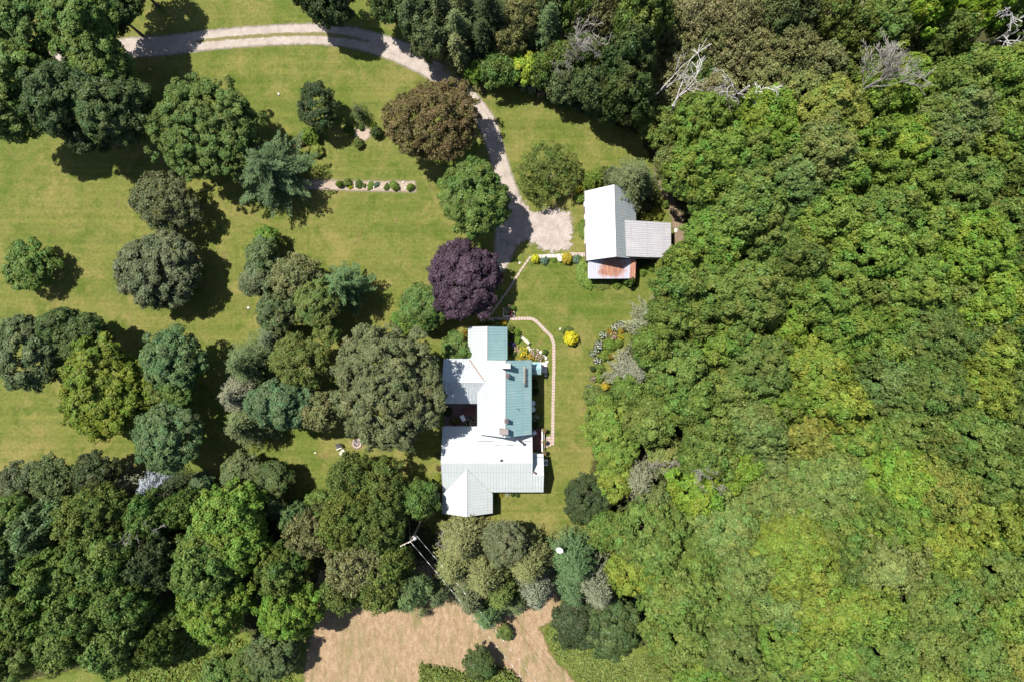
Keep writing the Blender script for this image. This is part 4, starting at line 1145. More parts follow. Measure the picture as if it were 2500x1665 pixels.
# fascia and barge boards
fb = MB()
for (x0, x1, yy, z) in [(-9.6, -4.9, -8.74, 3.86), (-2.76, 4.44, -21.40, 2.85)]:
    fb.box(x0, x1, yy - .02, yy + .03, z - .12, z + .02)
for (y0, y1, xx, z) in [(-2.6, 2.0, -0.70, 2.66), (-24.4, -21.8, -2.79, 2.66), (-24.4, -21.8, -9.90, 2.66), (-12.9, -2.7, 2.69, 4.86)]:
    fb.box(xx - .02, xx + .03, y0, y1, z - .12, z + .02)
hb(fb, "fascia", M_TRIM)
# cricket behind the main gable where the two roofs meet
ck = MB()
def zs(y): return 3.0 + (-12.13 - y) * .515
ck.add([(-4.6, -12.9, 3.5), (2.5, -12.9, 3.5), (-.95, -12.9, 4.35), (-.95, -14.9, zs(-14.9) + .05), (-4.9, -13.0, 3.47), (2.7, -13.0, 3.47)], [(4, 3, 2), (2, 3, 5), (4, 2, 0), (2, 5, 1)])
hb(ck, "saddle_roof", M_WHITE_Y)
# snow rails on the south roof, east roof; snow guard rack on the teal roof
def rail(x0, x1, y, z, n):
    m = MB(); m.tube((x0, y, z + .16), (x1, y, z + .16), .03, .03, 5)
    for i in range(n):
        x = x0 + (x1 - x0) * i / (n - 1)
        m.tube((x, y, z), (x, y, z + .2), .045, .045, 5)
    hb(m, "snow_rail", M_DKMETAL)
def py_(py, h): return -(py - 832.5) * (100 - h) / FOCAL
def px_(px, h): return (px - 1250) * (100 - h) / FOCAL
for (a, b, yp, h) in [(1168, 1210, 1076, 4.1), (1210, 1252.7, 1085.5, 4.3), (1254, 1294.4, 1076, 4.1)]:
    y = py_(yp, h); rail(px_(a, h), px_(b, h), y, 3.0 + (-12.13 - y) * .515, 6)
rail(3.02, 4.3, py_(1114.2, 3.1), 3.2, 4)
rk = MB()
for k, (y0, y1) in enumerate([(-6.3, -3.9)]):
    for x in (1.78, 1.93, 2.08):
        z = 8.2 - (x - rx) * .872
        rk.tube((x, y0, z + .17), (x, y1, z + .17), .03, .03, 5)
    for y in (-3.9, -4.7, -5.5, -6.2):
        rk.obox((1.93, y, 8.2 - (1.93 - rx) * .872 + .1), (.25, 0, -.218), (0, .03, 0), (.02, 0, .06))
hb(rk, "snow_guard", M_DKMETAL)
pl = MB(); pl.obox((1.74, -4.6, 8.2 - (1.74 - rx) * .872 + .15), (.1, 0, -.087), (0, 1.15, 0), (.01, 0, .02))
hb(pl, "roof_plank", M_BENCH)
# chimneys
def chimney(x0, x1, y0, y1, z0, z1, mat, flues, capmat=None):
    m = MB(); m.box(x0, x1, y0, y1, z0, z1 - .12); o = hb(m, "chimney", mat)
    c = MB(); c.box(x0 - .05, x1 + .05, y0 - .05, y1 + .05, z1 - .12, z1); hb(c, "chimney_cap", capmat or mat, o)
    f = MB()
    for i in range(flues):
        x = x0 + (x1 - x0) * (i + .5) / flues
        f.tube((x, (y0 + y1) / 2, z1), (x, (y0 + y1) / 2, z1 + .12), .13, .13, 10)
    if flues: hb(f, "flue", M_DKMETAL if flues < 3 else M_LTMETAL, o)
chimney(px_(1221.7, 9.4) , px_(1245.2, 9.4), py_(898.5, 9.4), py_(888, 9.4), 7.0, 9.4, M_SLABW, 3)
chimney(px_(1235, 8.9), px_(1242.6, 8.9), py_(921.4, 8.9), py_(912.4, 8.9), 7.0, 8.9, M_BRICK, 1)
chimney(px_(1232.6, 8.9), px_(1240, 8.9), py_(1032.2, 8.9), py_(1023.4, 8.9), 7.0, 8.9, M_BRICK, 1)
chimney(px_(1220, 9.0), px_(1240, 9.0), py_(1060.5, 9.0), py_(1048, 9.0), 7.0, 9.0, M_BRICKP, 0)
vp = MB(); x, y = .72, -9.2; z = 8.2 - (x - rx) * .872; vp.tube((x, y, z - .1), (x, y, z + .5), .05, .05, 8); hb(vp, "vent_pipe", M_DKMETAL)
vp = MB(); x, y = px_(1263, 6), py_(1076, 6); z = 3.0 + (-12.13 - y) * .515
vp.tube((x, y, z - .2), (x, y, z + 3.0), .14, .14, 10); vp.tube((x, y, z + 3.0), (x, y, z + 3.15), .22, .2, 10); vp.tube((x, y, z), (x, y, z + .18), .26, .16, 10)
hb(vp, "stove_pipe", M_LTMETAL)
vp = MB(); x, y = px_(1224, 5.3), py_(1123.5, 5.3); z = 3.0 + (-12.13 - y) * .515; vp.box(x - .17, x + .17, y - .16, y + .16, z - .05, z + .28); hb(vp, "roof_vent", M_DKMETAL)
vp = MB(); x, y = px_(1104, 5), py_(964.7, 5); z = 5.9 - (-5.63 - y) * .605; vp.tube((x, y, z - .1), (x, y, z + .35), .16, .16, 12); vp.blob((x, y, z + .38), .24, 1, .5, 0, 12, 6); hb(vp, "roof_vent", M_WPAINT)
vp = MB(); x, y = 2.98, py_(1150, 4.2); vp.tube((x, y, 3.6), (x, y, 5.3), .1, .1, 8); vp.tube((x, y, 5.3), (x, y, 5.5), .17, .12, 8); hb(vp, "vent_pipe", M_FLASH)
# entry porch on the east side
px0, px1, pyn, pys = 2.72, px_(1321, 2.9), py_(884, 2.9), py_(914, 2.9)
pm = (pyn + pys) / 2
m = MB(); roof_plane(m, [(px0 - .2, pyn, 2.7), (px0 - .2, pm, 3.35), (px1, pm, 3.35), (px1, pyn, 2.7)]); roof_plane(m, [(px0 - .2, pys, 2.7), (px1, pys, 2.7), (px1, pm, 3.35), (px0 - .2, pm, 3.35)])
hb(m, "roof", M_TEAL)
m = MB(); m.box(px0 - .3, px1 - .15, pys + .12, pyn - .12, 0, 2.6); hb(m, "entry_porch", M_WALL)
m = MB(); m.box(px1 - .15, px1 + 1.0, pys + .1, pyn - .1, 0, .16); m.box(px1 - .15, px1 + .5, pys + .3, pyn - .3, .16, .34); hb(m, "step", M_SLABW)
# deck with railing
dx0, dx1, dy0, dy1 = 2.6, px_(1324, .7), -15.95, py_(1046, .7)
m = MB()
k = 16
for i in range(k):
    a = dx0 + (dx1 - dx0) * i / k
    m.box(a + .01, a + (dx1 - dx0) / k - .01, dy0, dy1, .42, .5)
m.box(dx0, dx1 - .05, dy0 + .05, dy1 - .05, .1, .41)
hb(m, "deck", M_DECK)
m = MB()
m.box(dx1 - .12, dx1 + .04, dy0, dy1, 1.38, 1.46)
for i in range(12):
    y = dy0 + .08 + (dy1 - dy0 - .16) * i / 11
    m.box(dx1 - .07, dx1 - .01, y - .03, y + .03, .5, 1.38)
m.box(dx1 - .09, dx1, dy0, dy1, .62, .68)
hb(m, "railing", M_WPAINT)
m = MB(); m.box(dx1, dx1 + .42, -14.9, -13.5, 0, .2); hb(m, "step", M_BENCH)
for (x, y, z, f) in [(2.47, -4.8, 3.9, 'E'), (2.47, -8.5, 3.9, 'E'), (2.47, -11.3, 3.9, 'E'), (2.47, -7.0, 1.5, 'E'), (2.47, -10.0, 1.5, 'E'), (-.89, .9, 1.5, 'E'), (-.89, -1.2, 1.5, 'E'),
                     (-1.0, -12.70, 6.2, 'S'), (-1.0, -2.88, 6.4, 'N'), (-9.37, -5.6, 1.7, 'W'), (-6.04, -.4, 1.5, 'W'), (-9.62, -15.2, 1.5, 'W'), (-9.69, -22.6, 1.5, 'W'), (-6.3, -24.22, 1.5, 'S'),
                     (-.6, -21.2, 1.6, 'S'), (2.2, -21.2, 1.6, 'S'), (4.24, -18.8, 1.6, 'E'), (-3.5, 1.79, 1.5, 'N'), (-7.0, -12.37, 1.5, 'N'), (-7.0, -8.52, 1.6, 'S')]:
    window(house, x - HC[0], y - HC[1], z, .9, 1.2, f)

# ------------------------------------------------------------------ barn
BC = P(1466, 550, 3.5); BC = Vector((13.98, 16.33, 0))
barn = empty("barn", BC, math.radians(1.65))
tag(barn, "long barn with a white metal roof, upper right of the house beside the parking area", "barn")
m = MB(); gable_body(m, -3.55, 3.55, -4.86, 4.86, 3.5, 7.2, 'Y', .12, .14); m.build("wall", M_BARNWALL, barn)
m = MB(); roof_plane(m, [(-3.58, -4.9, 3.5), (0, -4.9, 7.2), (0, 4.9, 7.2), (-3.58, 4.9, 3.5)], spacing=.6, rib_h=.02); m.build("roof", M_BARN_W, barn)
m = MB(); roof_plane(m, [(0, -4.9, 7.2), (3.58, -4.9, 3.5), (3.58, 4.9, 3.5), (0, 4.9, 7.2)], spacing=.3, rib_h=.025); m.build("roof", M_BARN_E, barn, label="weathered bluish grey roof slope")
m = MB(); ridge_cap(m, (0, -4.9, 7.2), (0, 4.9, 7.2), .12, .04); m.build("ridge_cap", M_LTMETAL, barn)
d = MB(); d.box(-3.47, -3.42, -2.2, .2, 0, 2.4); d.build("door", M_WPAINT, barn)
for yy in (1.6, 3.4): window(barn, -3.43, yy, 1.7, .7, .8, 'W')

LC = Vector((18.96, 14.2, 0))
lean = empty("lean_to_shed", LC)
tag(lean, "nearly flat grey corrugated shed roof joined to the barn's right side", "shed")
m = MB(); roof_plane(m, [(-3.5, -2.52, 5.55), (3.51, -2.45, 3.3), (3.51, 2.50, 3.3), (-3.5, 2.5, 5.55)], spacing=.26, rib_h=.045, rib_w=.07); m.build("roof", M_LEANTO, lean)
m = MB()
m.add([(-1.4, -2.3, 0), (3.3, -2.3, 0), (3.3, -2.3, 3.2), (-1.4, -2.3, 4.75), (-1.4, 2.3, 0), (3.3, 2.3, 0), (3.3, 2.3, 3.2), (-1.4, 2.3, 4.75)],
      [(0, 1, 2, 3), (7, 6, 5, 4), (1, 5, 6, 2), (3, 2, 6, 7), (0, 3, 7, 4)])
m.build("wall", M_BARNWALL, lean)
m = MB(); m.box(3.53, 3.58, -2.45, 2.5, 3.12, 3.24); m.box(-1.4, 3.5, -2.56, -2.53, 3.2, 3.3); m.build("fascia", M_LTMETAL, lean)

RC = Vector((14.28, 10.2, 0))
rs = empty("rusty_shed", RC)
tag(rs, "low shed with a rust-streaked corrugated roof at the barn's lower end", "shed")
m = MB(); roof_plane(m, [(-3.36, 1.35, 3.35), (3.28, 1.35, 3.35), (3.26, -1.30, 2.6), (-3.3, -1.34, 2.6)], spacing=.3, rib_h=.04, rib_w=.06); m.build("roof", M_RUST, rs)
m = MB()
m.add([(-3.15, -1.15, 0), (3.1, -1.15, 0), (3.1, -1.15, 2.5), (-3.15, -1.15, 2.5), (-3.15, 1.2, 0), (3.1, 1.2, 0), (3.1, 1.2, 3.18), (-3.15, 1.2, 3.18)],
      [(0, 1, 2, 3), (1, 5, 6, 2), (5, 4, 7, 6), (4, 0, 3, 7), (3, 2, 6, 7)])
m.build("wall", M_BARNWALL, rs)
m = MB(); m.box(-3.42, -3.36, -1.3, 1.3, 2.35, 2.75); m.build("fascia", M_WPAINT, rs)

# ------------------------------------------------------------------ garden plants
SHR = {}
def shrub_mesh(style, var):
    k = (style, var)
    if k not in SHR:
        sd = 4000 + hash_(k)
        if style == 'round':       # clipped round bush
            SHR[k] = broad_crown(sd, [(0, 0, .45, 1, 1, .8)], 0.20, 0.16, 26, 1.0, .5, inner=.2, name="foliage", mat=M_LEAF)
        elif style == 'rough':
            SHR[k] = broad_crown(sd, lobes(sd, 1.0, .75, 5, .7, .5, .5), 0.26, 0.20, 24, .9, .8, inner=.4, name="foliage", mat=M_LEAF)
        elif style == 'blade':     # arching leaves from the middle
            SHR[k] = broad_crown(sd, [(0, 0, .25, .75, .75, .5)], 0.42, 0.40, 50, 1.0, .3, style='star', name="foliage", mat=M_LEAF)
        elif style == 'mat':       # low spreading cover
            SHR[k] = broad_crown(sd, [(0, 0, 0, 1, 1, .35)] + lobes(sd, 1.0, .3, 5, .6, .5, .5), 0.24, 0.22, 22, 1.0, .6, zmin=0.0, inner=.3, name="foliage", mat=M_LEAF)
        elif style == 'bloom':     # scattered blossoms on top
            rng = np.random.default_rng(sd)
            n = 62
            a = rng.uniform(0, 6.28, n); r = np.sqrt(rng.uniform(0, 1, n)) * 1.0
            z = 0.55 + 0.55 * np.sqrt(np.clip(1 - r * r, 0, 1)) + rng.uniform(-.1, .12, n)
            c = np.stack([r * np.cos(a), r * np.sin(a), z], 1)
            v, q = leaf_quads(rng, c, rng.normal(size=(n, 3)) * .5 + np.array([0, 0, 1.0]), np.full(n, .15), .9)
            t = np.stack([np.clip(rng.normal(.5, .12, n), 0, 1), np.clip(rng.normal(.5, .1, n), 0, 1), np.zeros(n), np.ones(n)], 1)
            SHR[k] = mesh_np("blossoms", v, q, M_PETAL, t)
    return SHR[k]
FC = dict(white=(.72, .70, .68), pink=(.62, .14, .20), magenta=(.45, .04, .16), yellow=(.75, .58, .03), orange=(.62, .32, .03), violet=(.10, .07, .30), rose=(.65, .40, .38))
PAL.update(dict(sunny=(.46, .44, .025), chart=(.17, .20, .035), hosta=(.085, .13, .085), spring=(.115, .175, .03), moss=(.10, .13, .03), amber=(.34, .28, .03)))
sn = [0]
def bush(style, px, py, r, h, col, label, flower=None, name="bush", cat="bush", group=None, z=0.0, sx=1.0, rz=None):
    sn[0] += 1
    R = metres(r)
    p = P(px, py, z)
    t = empty(name, (p.x, p.y, z), rr.uniform(0, 6.28) if rz is None else rz)
    o = add_child("foliage", shrub_mesh(style, sn[0] % 3), t, col_of(col, .06), (0, 0, h * .1), (R * sx, R, h))
    if flower:
        b = add_child("blossoms", shrub_mesh('bloom', sn[0] % 3), t, (*FC[flower], 1), (0, 0, h * .05), (R * .95 * sx, R * .95, h * .95))
    tag(t, label, cat, group)
    return t
B = bush
B('round', 1392, 826, 15.5, 1.5, 'sunny', "bright yellow ball-shaped bush alone on the lawn right of the path")
B('rough', 1387, 808, 12, .8, 'moss', "loose green weeds behind the bright yellow ball bush", name="plant", cat="plant")
B('blade', 1376, 806, 8, .7, 'moss', "small spiky plant between the round stone and the loose weeds", name="plant", cat="plant")
B('round', 1307, 633, 9.5, .9, 'sunny', "small yellow bush at the bend of the stepping stones, left end of the flagstone bed")
B('round', 1384, 632, 12.5, 1.1, 'amber', "larger mustard-yellow bush in the flagstone bed")
B('blade', 1329, 637, 11, .7, 'hosta', "blue-green tufted plant right of the small yellow bush", name="plant", cat="plant")
B('blade', 1406, 634, 11, .7, 'hosta', "blue-green tufted plant right of the mustard-yellow bush", name="plant", cat="plant")
B('rough', 1352, 636, 7, .5, 'spring', "little light green plant in the middle of the flagstone bed", name="plant", cat="plant")
B('mat', 1423, 664, 15, .9, 'spring', "light green vine patch along the left wall of the rusty shed", name="vine", cat="vine", sx=2.2, rz=1.57)
B('mat', 1437, 688, 17, 1.0, 'spring', "light green vine patch at the rusty shed's lower left corner", name="vine", cat="vine")
B('mat', 1470, 695, 12, .7, 'moss', "low green plants along the rusty shed's lower wall, left part", name="plant", cat="plant", sx=1.5, rz=0)
B('rough', 1506, 696, 12, .9, 'spring', "light green bushy plant in the middle of the rusty shed's lower wall")
B('rough', 1535, 688, 15, 2.9, 'mid', "dark green bush reaching over the rusty shed's lower right eave")
B('rough', 1545, 703, 7, .8, 'dark', "small dark shoot below the bush at the rusty shed's corner")
B('rough', 1568, 665, 11, 1.0, 'spring', "pale green leafy plant in the corner below the lean-to, nearer the rusty shed", name="plant", cat="plant")
B('rough', 1588, 655, 10, .9, 'spring', "pale green leafy plant below the lean-to, farther from the rusty shed", name="plant", cat="plant")
B('rough', 1560, 640, 12, .9, 'dark', "dark plants in the shade under the lean-to's lower edge", name="plant", cat="plant", sx=2, rz=0)
B('rough', 1604, 521, 19, 1.4, 'chart', "yellowish large-leaved plants above the lean-to roof", name="plant", cat="plant")
B('rough', 1582, 530, 13, 1.2, 'chart', "yellowish leafy plant in the angle of barn and lean-to", name="plant", cat="plant")
B('rough', 1572, 500, 20, 1.6, 'dark', "dark green bush in shade right of the barn's upper half")
B('rough', 1622, 500, 12, 1.2, 'spring', "green plant at the upper right of the yellowish leafy bed", name="plant", cat="plant")
B('mat', 1421, 552, 12, .9, 'spring', "light green plant against the barn's left wall, upper one", name="plant", cat="plant")
B('mat', 1424, 572, 10, .9, 'spring', "light green plant against the barn's left wall, lower one", name="plant", cat="plant")
B('rough', 1411, 465, 11, 1.0, 'moss', "yellow-flowered plant at the barn's upper left corner", 'yellow', name="flowering_plant", cat="plant")
B('rough', 1417, 487, 14, 1.2, 'bright', "green bush between the scrubby tree and the barn's left wall")
B('rough', 1442, 446, 20, 2.0, 'spring', "light green bush above the barn's upper left corner")
B('rough', 1466, 436, 18, 2.2, 'spring', "light green bush at the barn's top end, left of the silvery conifer")
B('round', 1492, 438, 20, 2.6, 'grey', "grey-green low juniper in front of the barn's top end")
B('rough', 1474, 424, 14, 1.5, 'moss', "loose moss-green bush above the other bushes at the barn's top end")
# little gravel bed on the upper lawn
B('rough', 851, 316, 12, 1.0, 'mid', "dark and light green bush left of the little gravel bed")
B('rough', 859, 328, 8, .8, 'spring', "light green low plant on the left rim of the little gravel bed", name="plant", cat="plant")
B('round', 921, 327, 13, 1.2, 'dark', "round dark bush at the right side of the little gravel bed")
B('round', 878, 353, 12, .9, 'moss', "bush with yellowish top at the lower end of the little gravel bed")
B('rough', 911, 304, 8, .6, 'spring', "small light plant at the gravel bed's upper right", name="plant", cat="plant")
B('round', 883, 314, 6, .5, 'mid', "tiny green plant in the middle of the little gravel bed", name="plant", cat="plant")
B('round', 763, 337, 21, 1.5, 'bright', "bright green round bush below the dense oval evergreen")
B('round', 775, 371, 16, 1.0, 'chart', "yellowish low bush below the bright green round bush")
B('rough', 732, 348, 16, 1.2, 'brown', "brownish bush between the pine and the bright green round bush")
# long bed row
for (x, y, r, h, c, f, lb) in [(831, 452, 9, .8, 'bright', None, "leftmost round green plant in the long straight bed"), (850, 448, 10, .9, 'moss', None, "bushy plant second from the left in the long straight bed"),
                            (856, 457, 6, .5, 'sunny', None, "small yellow plant in the long straight bed"), (877, 451, 8.5, .8, 'mid', None, "round green plant right of the small yellow one in the long straight bed"),
                            (905, 454, 7, .5, 'bright', None, "little plant in the middle of the long straight bed"), (920, 452, 6, .4, 'hosta', None, "sparse bluish plant right of the middle of the long straight bed"),
                            (945, 458, 8, .6, 'mid', None, "drooping green plant hanging over the long bed's lower edge"), (963, 455, 12, .7, 'spring', None, "spreading light green plant, widest in the long straight bed"),
                            (1002, 459, 11, .8, 'bright', None, "bright green plant at the right end of the long straight bed"), (890, 455, 4, .4, 'moss', None, "tiny plant left of the middle of the long straight bed")]:
    B(['rough', 'mat', 'blade', 'round'][int(x) % 4], x, y, r, h, c, lb, f, name="plant", cat="plant", group="plants in the long straight bed", sx=1 + .35 * ((int(x) * 7) % 3 - .6))
# around the north wing
gp = "flowers and plants around the north wing"
for (st, x, y, r, h, c, f, lb) in [
        ('round', 1213, 790, 7, .9, 'mid', 'pink', "round pink hydrangea at the top edge of the north wing"),
        ('round', 1191, 793, 6, .8, 'dark', 'magenta', "magenta flower clump left of the round pink hydrangea"),
        ('rough', 1229, 788, 9, .8, 'moss', 'yellow', "yellow-flowered perennials right of the pink hydrangea"),
        ('rough', 1206, 783, 5, .6, 'moss', 'white', "small white flower clump by the path above the pink hydrangea"),
        ('rough', 1160, 793, 7, .7, 'moss', 'yellow', "yellowish perennials at the north wing's upper left corner"),
        ('rough', 1176, 794, 6, .6, 'mid', None, "low green plant along the north wing's top wall"),
        ('rough', 1247, 801, 9, .9, 'moss', None, "green perennials at the north wing's upper right corner"),
        ('rough', 1263, 812, 9, .9, 'bright', None, "light green perennials left of the garden bench's upper end"),
        ('rough', 1250, 824, 9, .8, 'deep', None, "dark shaded plant along the north wing's right wall"),
        ('rough', 1251, 842, 9, .8, 'deep', 'violet', "violet-flowered plant along the north wing's right wall"),
        ('rough', 1264, 830, 9, .7, 'spring', None, "yellow-green plant below left of the garden bench"),
        ('rough', 1251, 862, 10, .8, 'dark', None, "dark green plant at the lower right wall of the north wing"),
        ('rough', 1263, 853, 9, .8, 'moss', 'rose', "pale-flowered plant left of the yellow flower clump"),
        ('rough', 1277, 858, 13, 1.0, 'chart', 'yellow', "big yellow flower clump below the garden bench"),
        ('rough', 1272, 874, 9, .8, 'spring', 'orange', "green plant with orange dots next to the main house's top right"),
        ('rough', 1293, 874, 11, .8, 'moss', 'orange', "orange-dotted flower clump at the main roof's top right corner"),
        ('rough', 1304, 862, 11, .7, 'rough' if False else 'moss', 'rose', "pale pink flower drift above the orange-dotted clump"),
        ('rough', 1316, 872, 11, .8, 'moss', 'rose', "pink-flowered clump left of the stone edging"),
        ('rough', 1330, 860, 8, .8, 'mid', None, "wispy green plant at the right end of the flower border"),
        ('rough', 1136, 811, 7, .9, 'moss', 'orange', "orange-flowered plant at the north wing's left wall, upper one"),
        ('rough', 1137, 826, 7, .8, 'moss', 'orange', "orange-flowered plant at the north wing's left wall, lower one"),
        ('rough', 1092, 864, 9, .8, 'chart', None, "yellowish plant below the yew-like bush"),
        ('rough', 1073, 872, 6, .6, 'mid', 'white', "small white-flowered plant at the west wing's top corner")]:
    B(st, x, y, r, h, c, lb, f, name="flowering_plant" if f else "plant", cat="plant", group=gp)
# shaded bed along the east wall and the south side
ge = "plants along the house's outer walls"
for (st, x, y, r, h, c, f, lb) in [
        ('rough', 1306, 934, 9, .8, 'dark', None, "shaded plant just below the entry porch"),
        ('rough', 1308, 955, 9, .8, 'deep', None, "shaded plant above the two round tubs"),
        ('rough', 1308, 1018, 10, .9, 'mid', 'white', "shaded white-flowered plant above the deck"),
        ('rough', 1306, 1036, 9, .8, 'dark', None, "shaded plant touching the deck's upper end"),
        ('rough', 1071, 1166, 10, 1.0, 'chart', None, "yellow-green plant left of the south roof's lower corner, upper one"),
        ('rough', 1073, 1186, 9, .9, 'chart', None, "yellow-green plant left of the south roof's lower corner, lower one"),
        ('rough', 1071, 1142, 7, .7, 'brown', None, "reddish brown plant at the left end of the south roof's ridge"),
        ('rough', 1070, 1112, 8, .7, 'steel', None, "greyish plant at the left wall of the south block"),
        ('rough', 1222, 1207, 6, .5, 'moss', 'yellow', "yellow-flowered tuft below the south roof's lower edge"),
        ('rough', 1238, 1205, 6, .4, 'moss', 'white', "white-flowered tuft below the south roof's lower edge"),
        ('rough', 1252, 1207, 5, .5, 'dark', None, "dark little plant below the south roof's lower edge, left one"),
        ('rough', 1264, 1208, 5, .5, 'dark', None, "dark little plant below the south roof's lower edge, right one"),
        ('rough', 1094, 1005, 12, .9, 'deep', None, "dark plant in the shaded courtyard's left part"),
        ('rough', 1110, 1028, 12, .9, 'brown', None, "reddish plant in the shaded courtyard"),
        ('rough', 1147, 1030, 12, .8, 'deep', 'white', "white-flowered plants at the shaded courtyard's lower right")]:
    B(st, x, y, r, h, c, lb, f, name="flowering_plant" if f else "plant", cat="plant", group=ge)
# flower border at the edge of the right-hand wood
gb = "plants of the long flower border on the right"
for (st, x, y, r, h, c, f, lb) in [
        ('rough', 1512, 790, 9, 1.0, 'moss', 'white', "white flowers at the top tip of the long border"),
        ('rough', 1499, 800, 10, 1.1, 'moss', 'white', "white flower clump second from the top of the long border"),
        ('rough', 1514, 806, 9, .9, 'chart', 'orange', "orange flowers near the silver conifer at the border's top"),
        ('rough', 1486, 810, 9, 1.0, 'moss', 'orange', "orange flower clump left of the white ones at the border's top"),
        ('rough', 1471, 818, 10, 1.0, 'mid', 'white', "white flower clump at the border's upper left bend"),
        ('rough', 1495, 820, 11, .9, 'moss', 'rose', "pale speckled flowers in the border's upper middle"),
        ('rough', 1513, 823, 9, .9, 'moss', 'yellow', "yellow speckled flowers beside the silver conifer"),
        ('rough', 1460, 838, 9, 1.0, 'dark', 'white', "white flowers, upper part of the brightest white drift"),
        ('rough', 1458, 850, 11, 1.2, 'dark', 'white', "brightest white flower drift on the border's left edge"),
        ('rough', 1446, 862, 9, 1.0, 'mid', 'white', "white flowers jutting furthest left over the lawn"),
        ('rough', 1457, 880, 10, 1.0, 'dark', 'white', "white flower clump in the middle of the border's left edge"),
        ('rough', 1490, 842, 16, 1.3, 'spring', None, "yellow-green foliage mass in the border's upper half"),
        ('rough', 1510, 838, 12, 1.2, 'spring', None, "yellow-green foliage between the border and the silver conifer"),
        ('rough', 1474, 868, 13, 1.2, 'spring', None, "yellow-green foliage mass in the border's middle"),
        ('rough', 1489, 870, 7, 1.0, 'mid', 'orange', "small orange flower spot in the border's middle"),
        ('rough', 1465, 898, 13, 1.1, 'spring', None, "yellow-green foliage in the border's lower half"),
        ('rough', 1447, 900, 8, .9, 'dark', None, "dark foliage on the border's lower left edge"),
        ('rough', 1447, 924, 9, .9, 'mid', 'rose', "sparse pale-flowered plants at the border's lower left"),
        ('rough', 1463, 923, 12, 1.1, 'spring', None, "yellow-green foliage left of the golden bush"),
        ('round', 1476, 941, 10, 1.4, 'amber', 'orange', "golden orange flowering bush at the border's lower end"),
        ('rough', 1437, 944, 7, .8, 'mid', 'white', "small white flower tuft at the border's lower tip")]:
    B(st, x, y, r, h, c, lb, f, name="flowering_plant" if f else "plant", cat="plant", group=gb)
B('round', 1449, 966, 24, 1.7, 'olive', "smooth low olive-green bush below the long flower border", sx=1.1)
B('round', 1486, 968, 17, 2.0, 'dark', "dark green bush between the smooth bush and the silver conifer")
T('spruce', 1604, 796, 66, 11, 'silver', "large silver-grey conifer at the wood's edge above the flower border", "silver-grey conifers beside the flower border")
T('spruce', 1546, 912, 58, 11, 'silver', "silver-grey conifer right of the golden bush, lower of the two", "silver-grey conifers beside the flower border")
T('spruce', 1662, 815, 40, 10, 'khaki', "pale star-shaped conifer at the right flank of the large silver-grey one")
# hedge with pale blossoms behind the upper right lawn
gh = "low hedge plants along the upper right lawn"
for (x, y, r, c, f, lb) in [(1277, 216, 11, 'pale', 'white', "whitish flowering shrub, left end of the low hedge along the upper right lawn"), (1298, 226, 11, 'pale', 'white', "whitish flowering shrub, second in the low hedge"),
                            (1320, 236, 11, 'pale', 'rose', "pale shrub, third in the low hedge"), (1342, 243, 12, 'blue', None, "bluish shrub, fourth in the low hedge"),
                            (1366, 250, 13, 'blue', None, "bluish shrub, fifth in the low hedge"), (1390, 257, 13, 'blue', None, "bluish shrub, sixth in the low hedge"), (1414, 266, 14, 'blue', None, "bluish shrub, seventh in the low hedge"), (1438, 276, 14, 'blue', None, "bluish shrub, right end of the low hedge")]:
    B('rough', x, y, r, 1.2, c, lb, f, group=gh)
for (x, y, r, lb) in [(1150, 168, 12, "tiny bright green bush at the left foot of the stand above the drive"), (1180, 180, 12, "small bright green bush right of the tiny one at the foot of the stand")]:
    B('rough', x, y, r, 1.0, 'bright', lb)
# uncountable ground cover inside the woods and over the rough grass
def scatter_cover(name, polys, n, size, h, colors, seed, label, cat):
    rng = np.random.default_rng(seed)
    cs = []
    for poly in polys:
        f, (x0, x1, y0, y1) = poly_sdf(poly)
        x = rng.uniform(x0, x1, n); y = rng.uniform(y0, y1, n)
        k = f(x, y) > rng.uniform(0, 1.5, n)
        cs.append(np.stack([x[k], y[k]], 1))
    c = np.concatenate(cs); m = len(c)
    cl = np.sin(c[:, 0] * .9 + 2 * np.sin(c[:, 1] * .4)) * np.sin(c[:, 1] * .8 + 2 * np.sin(c[:, 0] * .5)) * .5 + .5
    z = rng.uniform(0.05, 1, m) * h * (0.35 + cl)
    v, q = leaf_quads(rng, np.column_stack([c, z]), rng.normal(size=(m, 3)) * .6 + np.array([0, 0, 1.0]), size * rng.uniform(.6, 1.4, m))
    t = np.stack([np.clip(rng.normal(.5, .2, m), 0, 1), np.clip(rng.normal(.5, .3, m), 0, 1), np.zeros(m), np.ones(m)], 1)
    me = mesh_np(name, v, q, M_LEAF, t)
    o = bpy.data.objects.new(name, me); COL.objects.link(o)
    o.color = (*colors, 1)
    tag(o, label, cat, None, "stuff")
    return o
scatter_cover("undergrowth", [WOODS], 60000, .45, 2.2, (.045, .062, .018), 1, "low undergrowth between the trees of the right-hand wood", "undergrowth")
scatter_cover("brush", [[(1600, -60), (2220, -60), (2150, 200), (1900, 240), (1600, 300), (1560, 200)]], 70000, .32, 5.0, (.185, .19, .08), 8, "khaki brush and dry scrub filling the upper part of the right-hand wood", "brush")
scatter_cover("undergrowth", [WOODS2], 36000, .40, 1.2, (.05, .068, .02), 2, "low undergrowth between the trees of the lower-left wood", "undergrowth")
scatter_cover("tall_grass", [[(300, 1640), (420, 1560), (520, 1545), (700, 1570), (735, 1700), (300, 1700)]], 26000, .36, .7, (.115, .155, .03), 3, "bright rough vegetation at the bottom left below the wood", "tall grass")
scatter_cover("tall_grass", [[(1322, 1536), (1372, 1505), (1440, 1560), (1600, 1592), (1650, 1700), (1450, 1700), (1350, 1600)]], 24000, .30, .4, (.115, .15, .035), 4, "bright green tall grass right of the hay field", "tall grass")
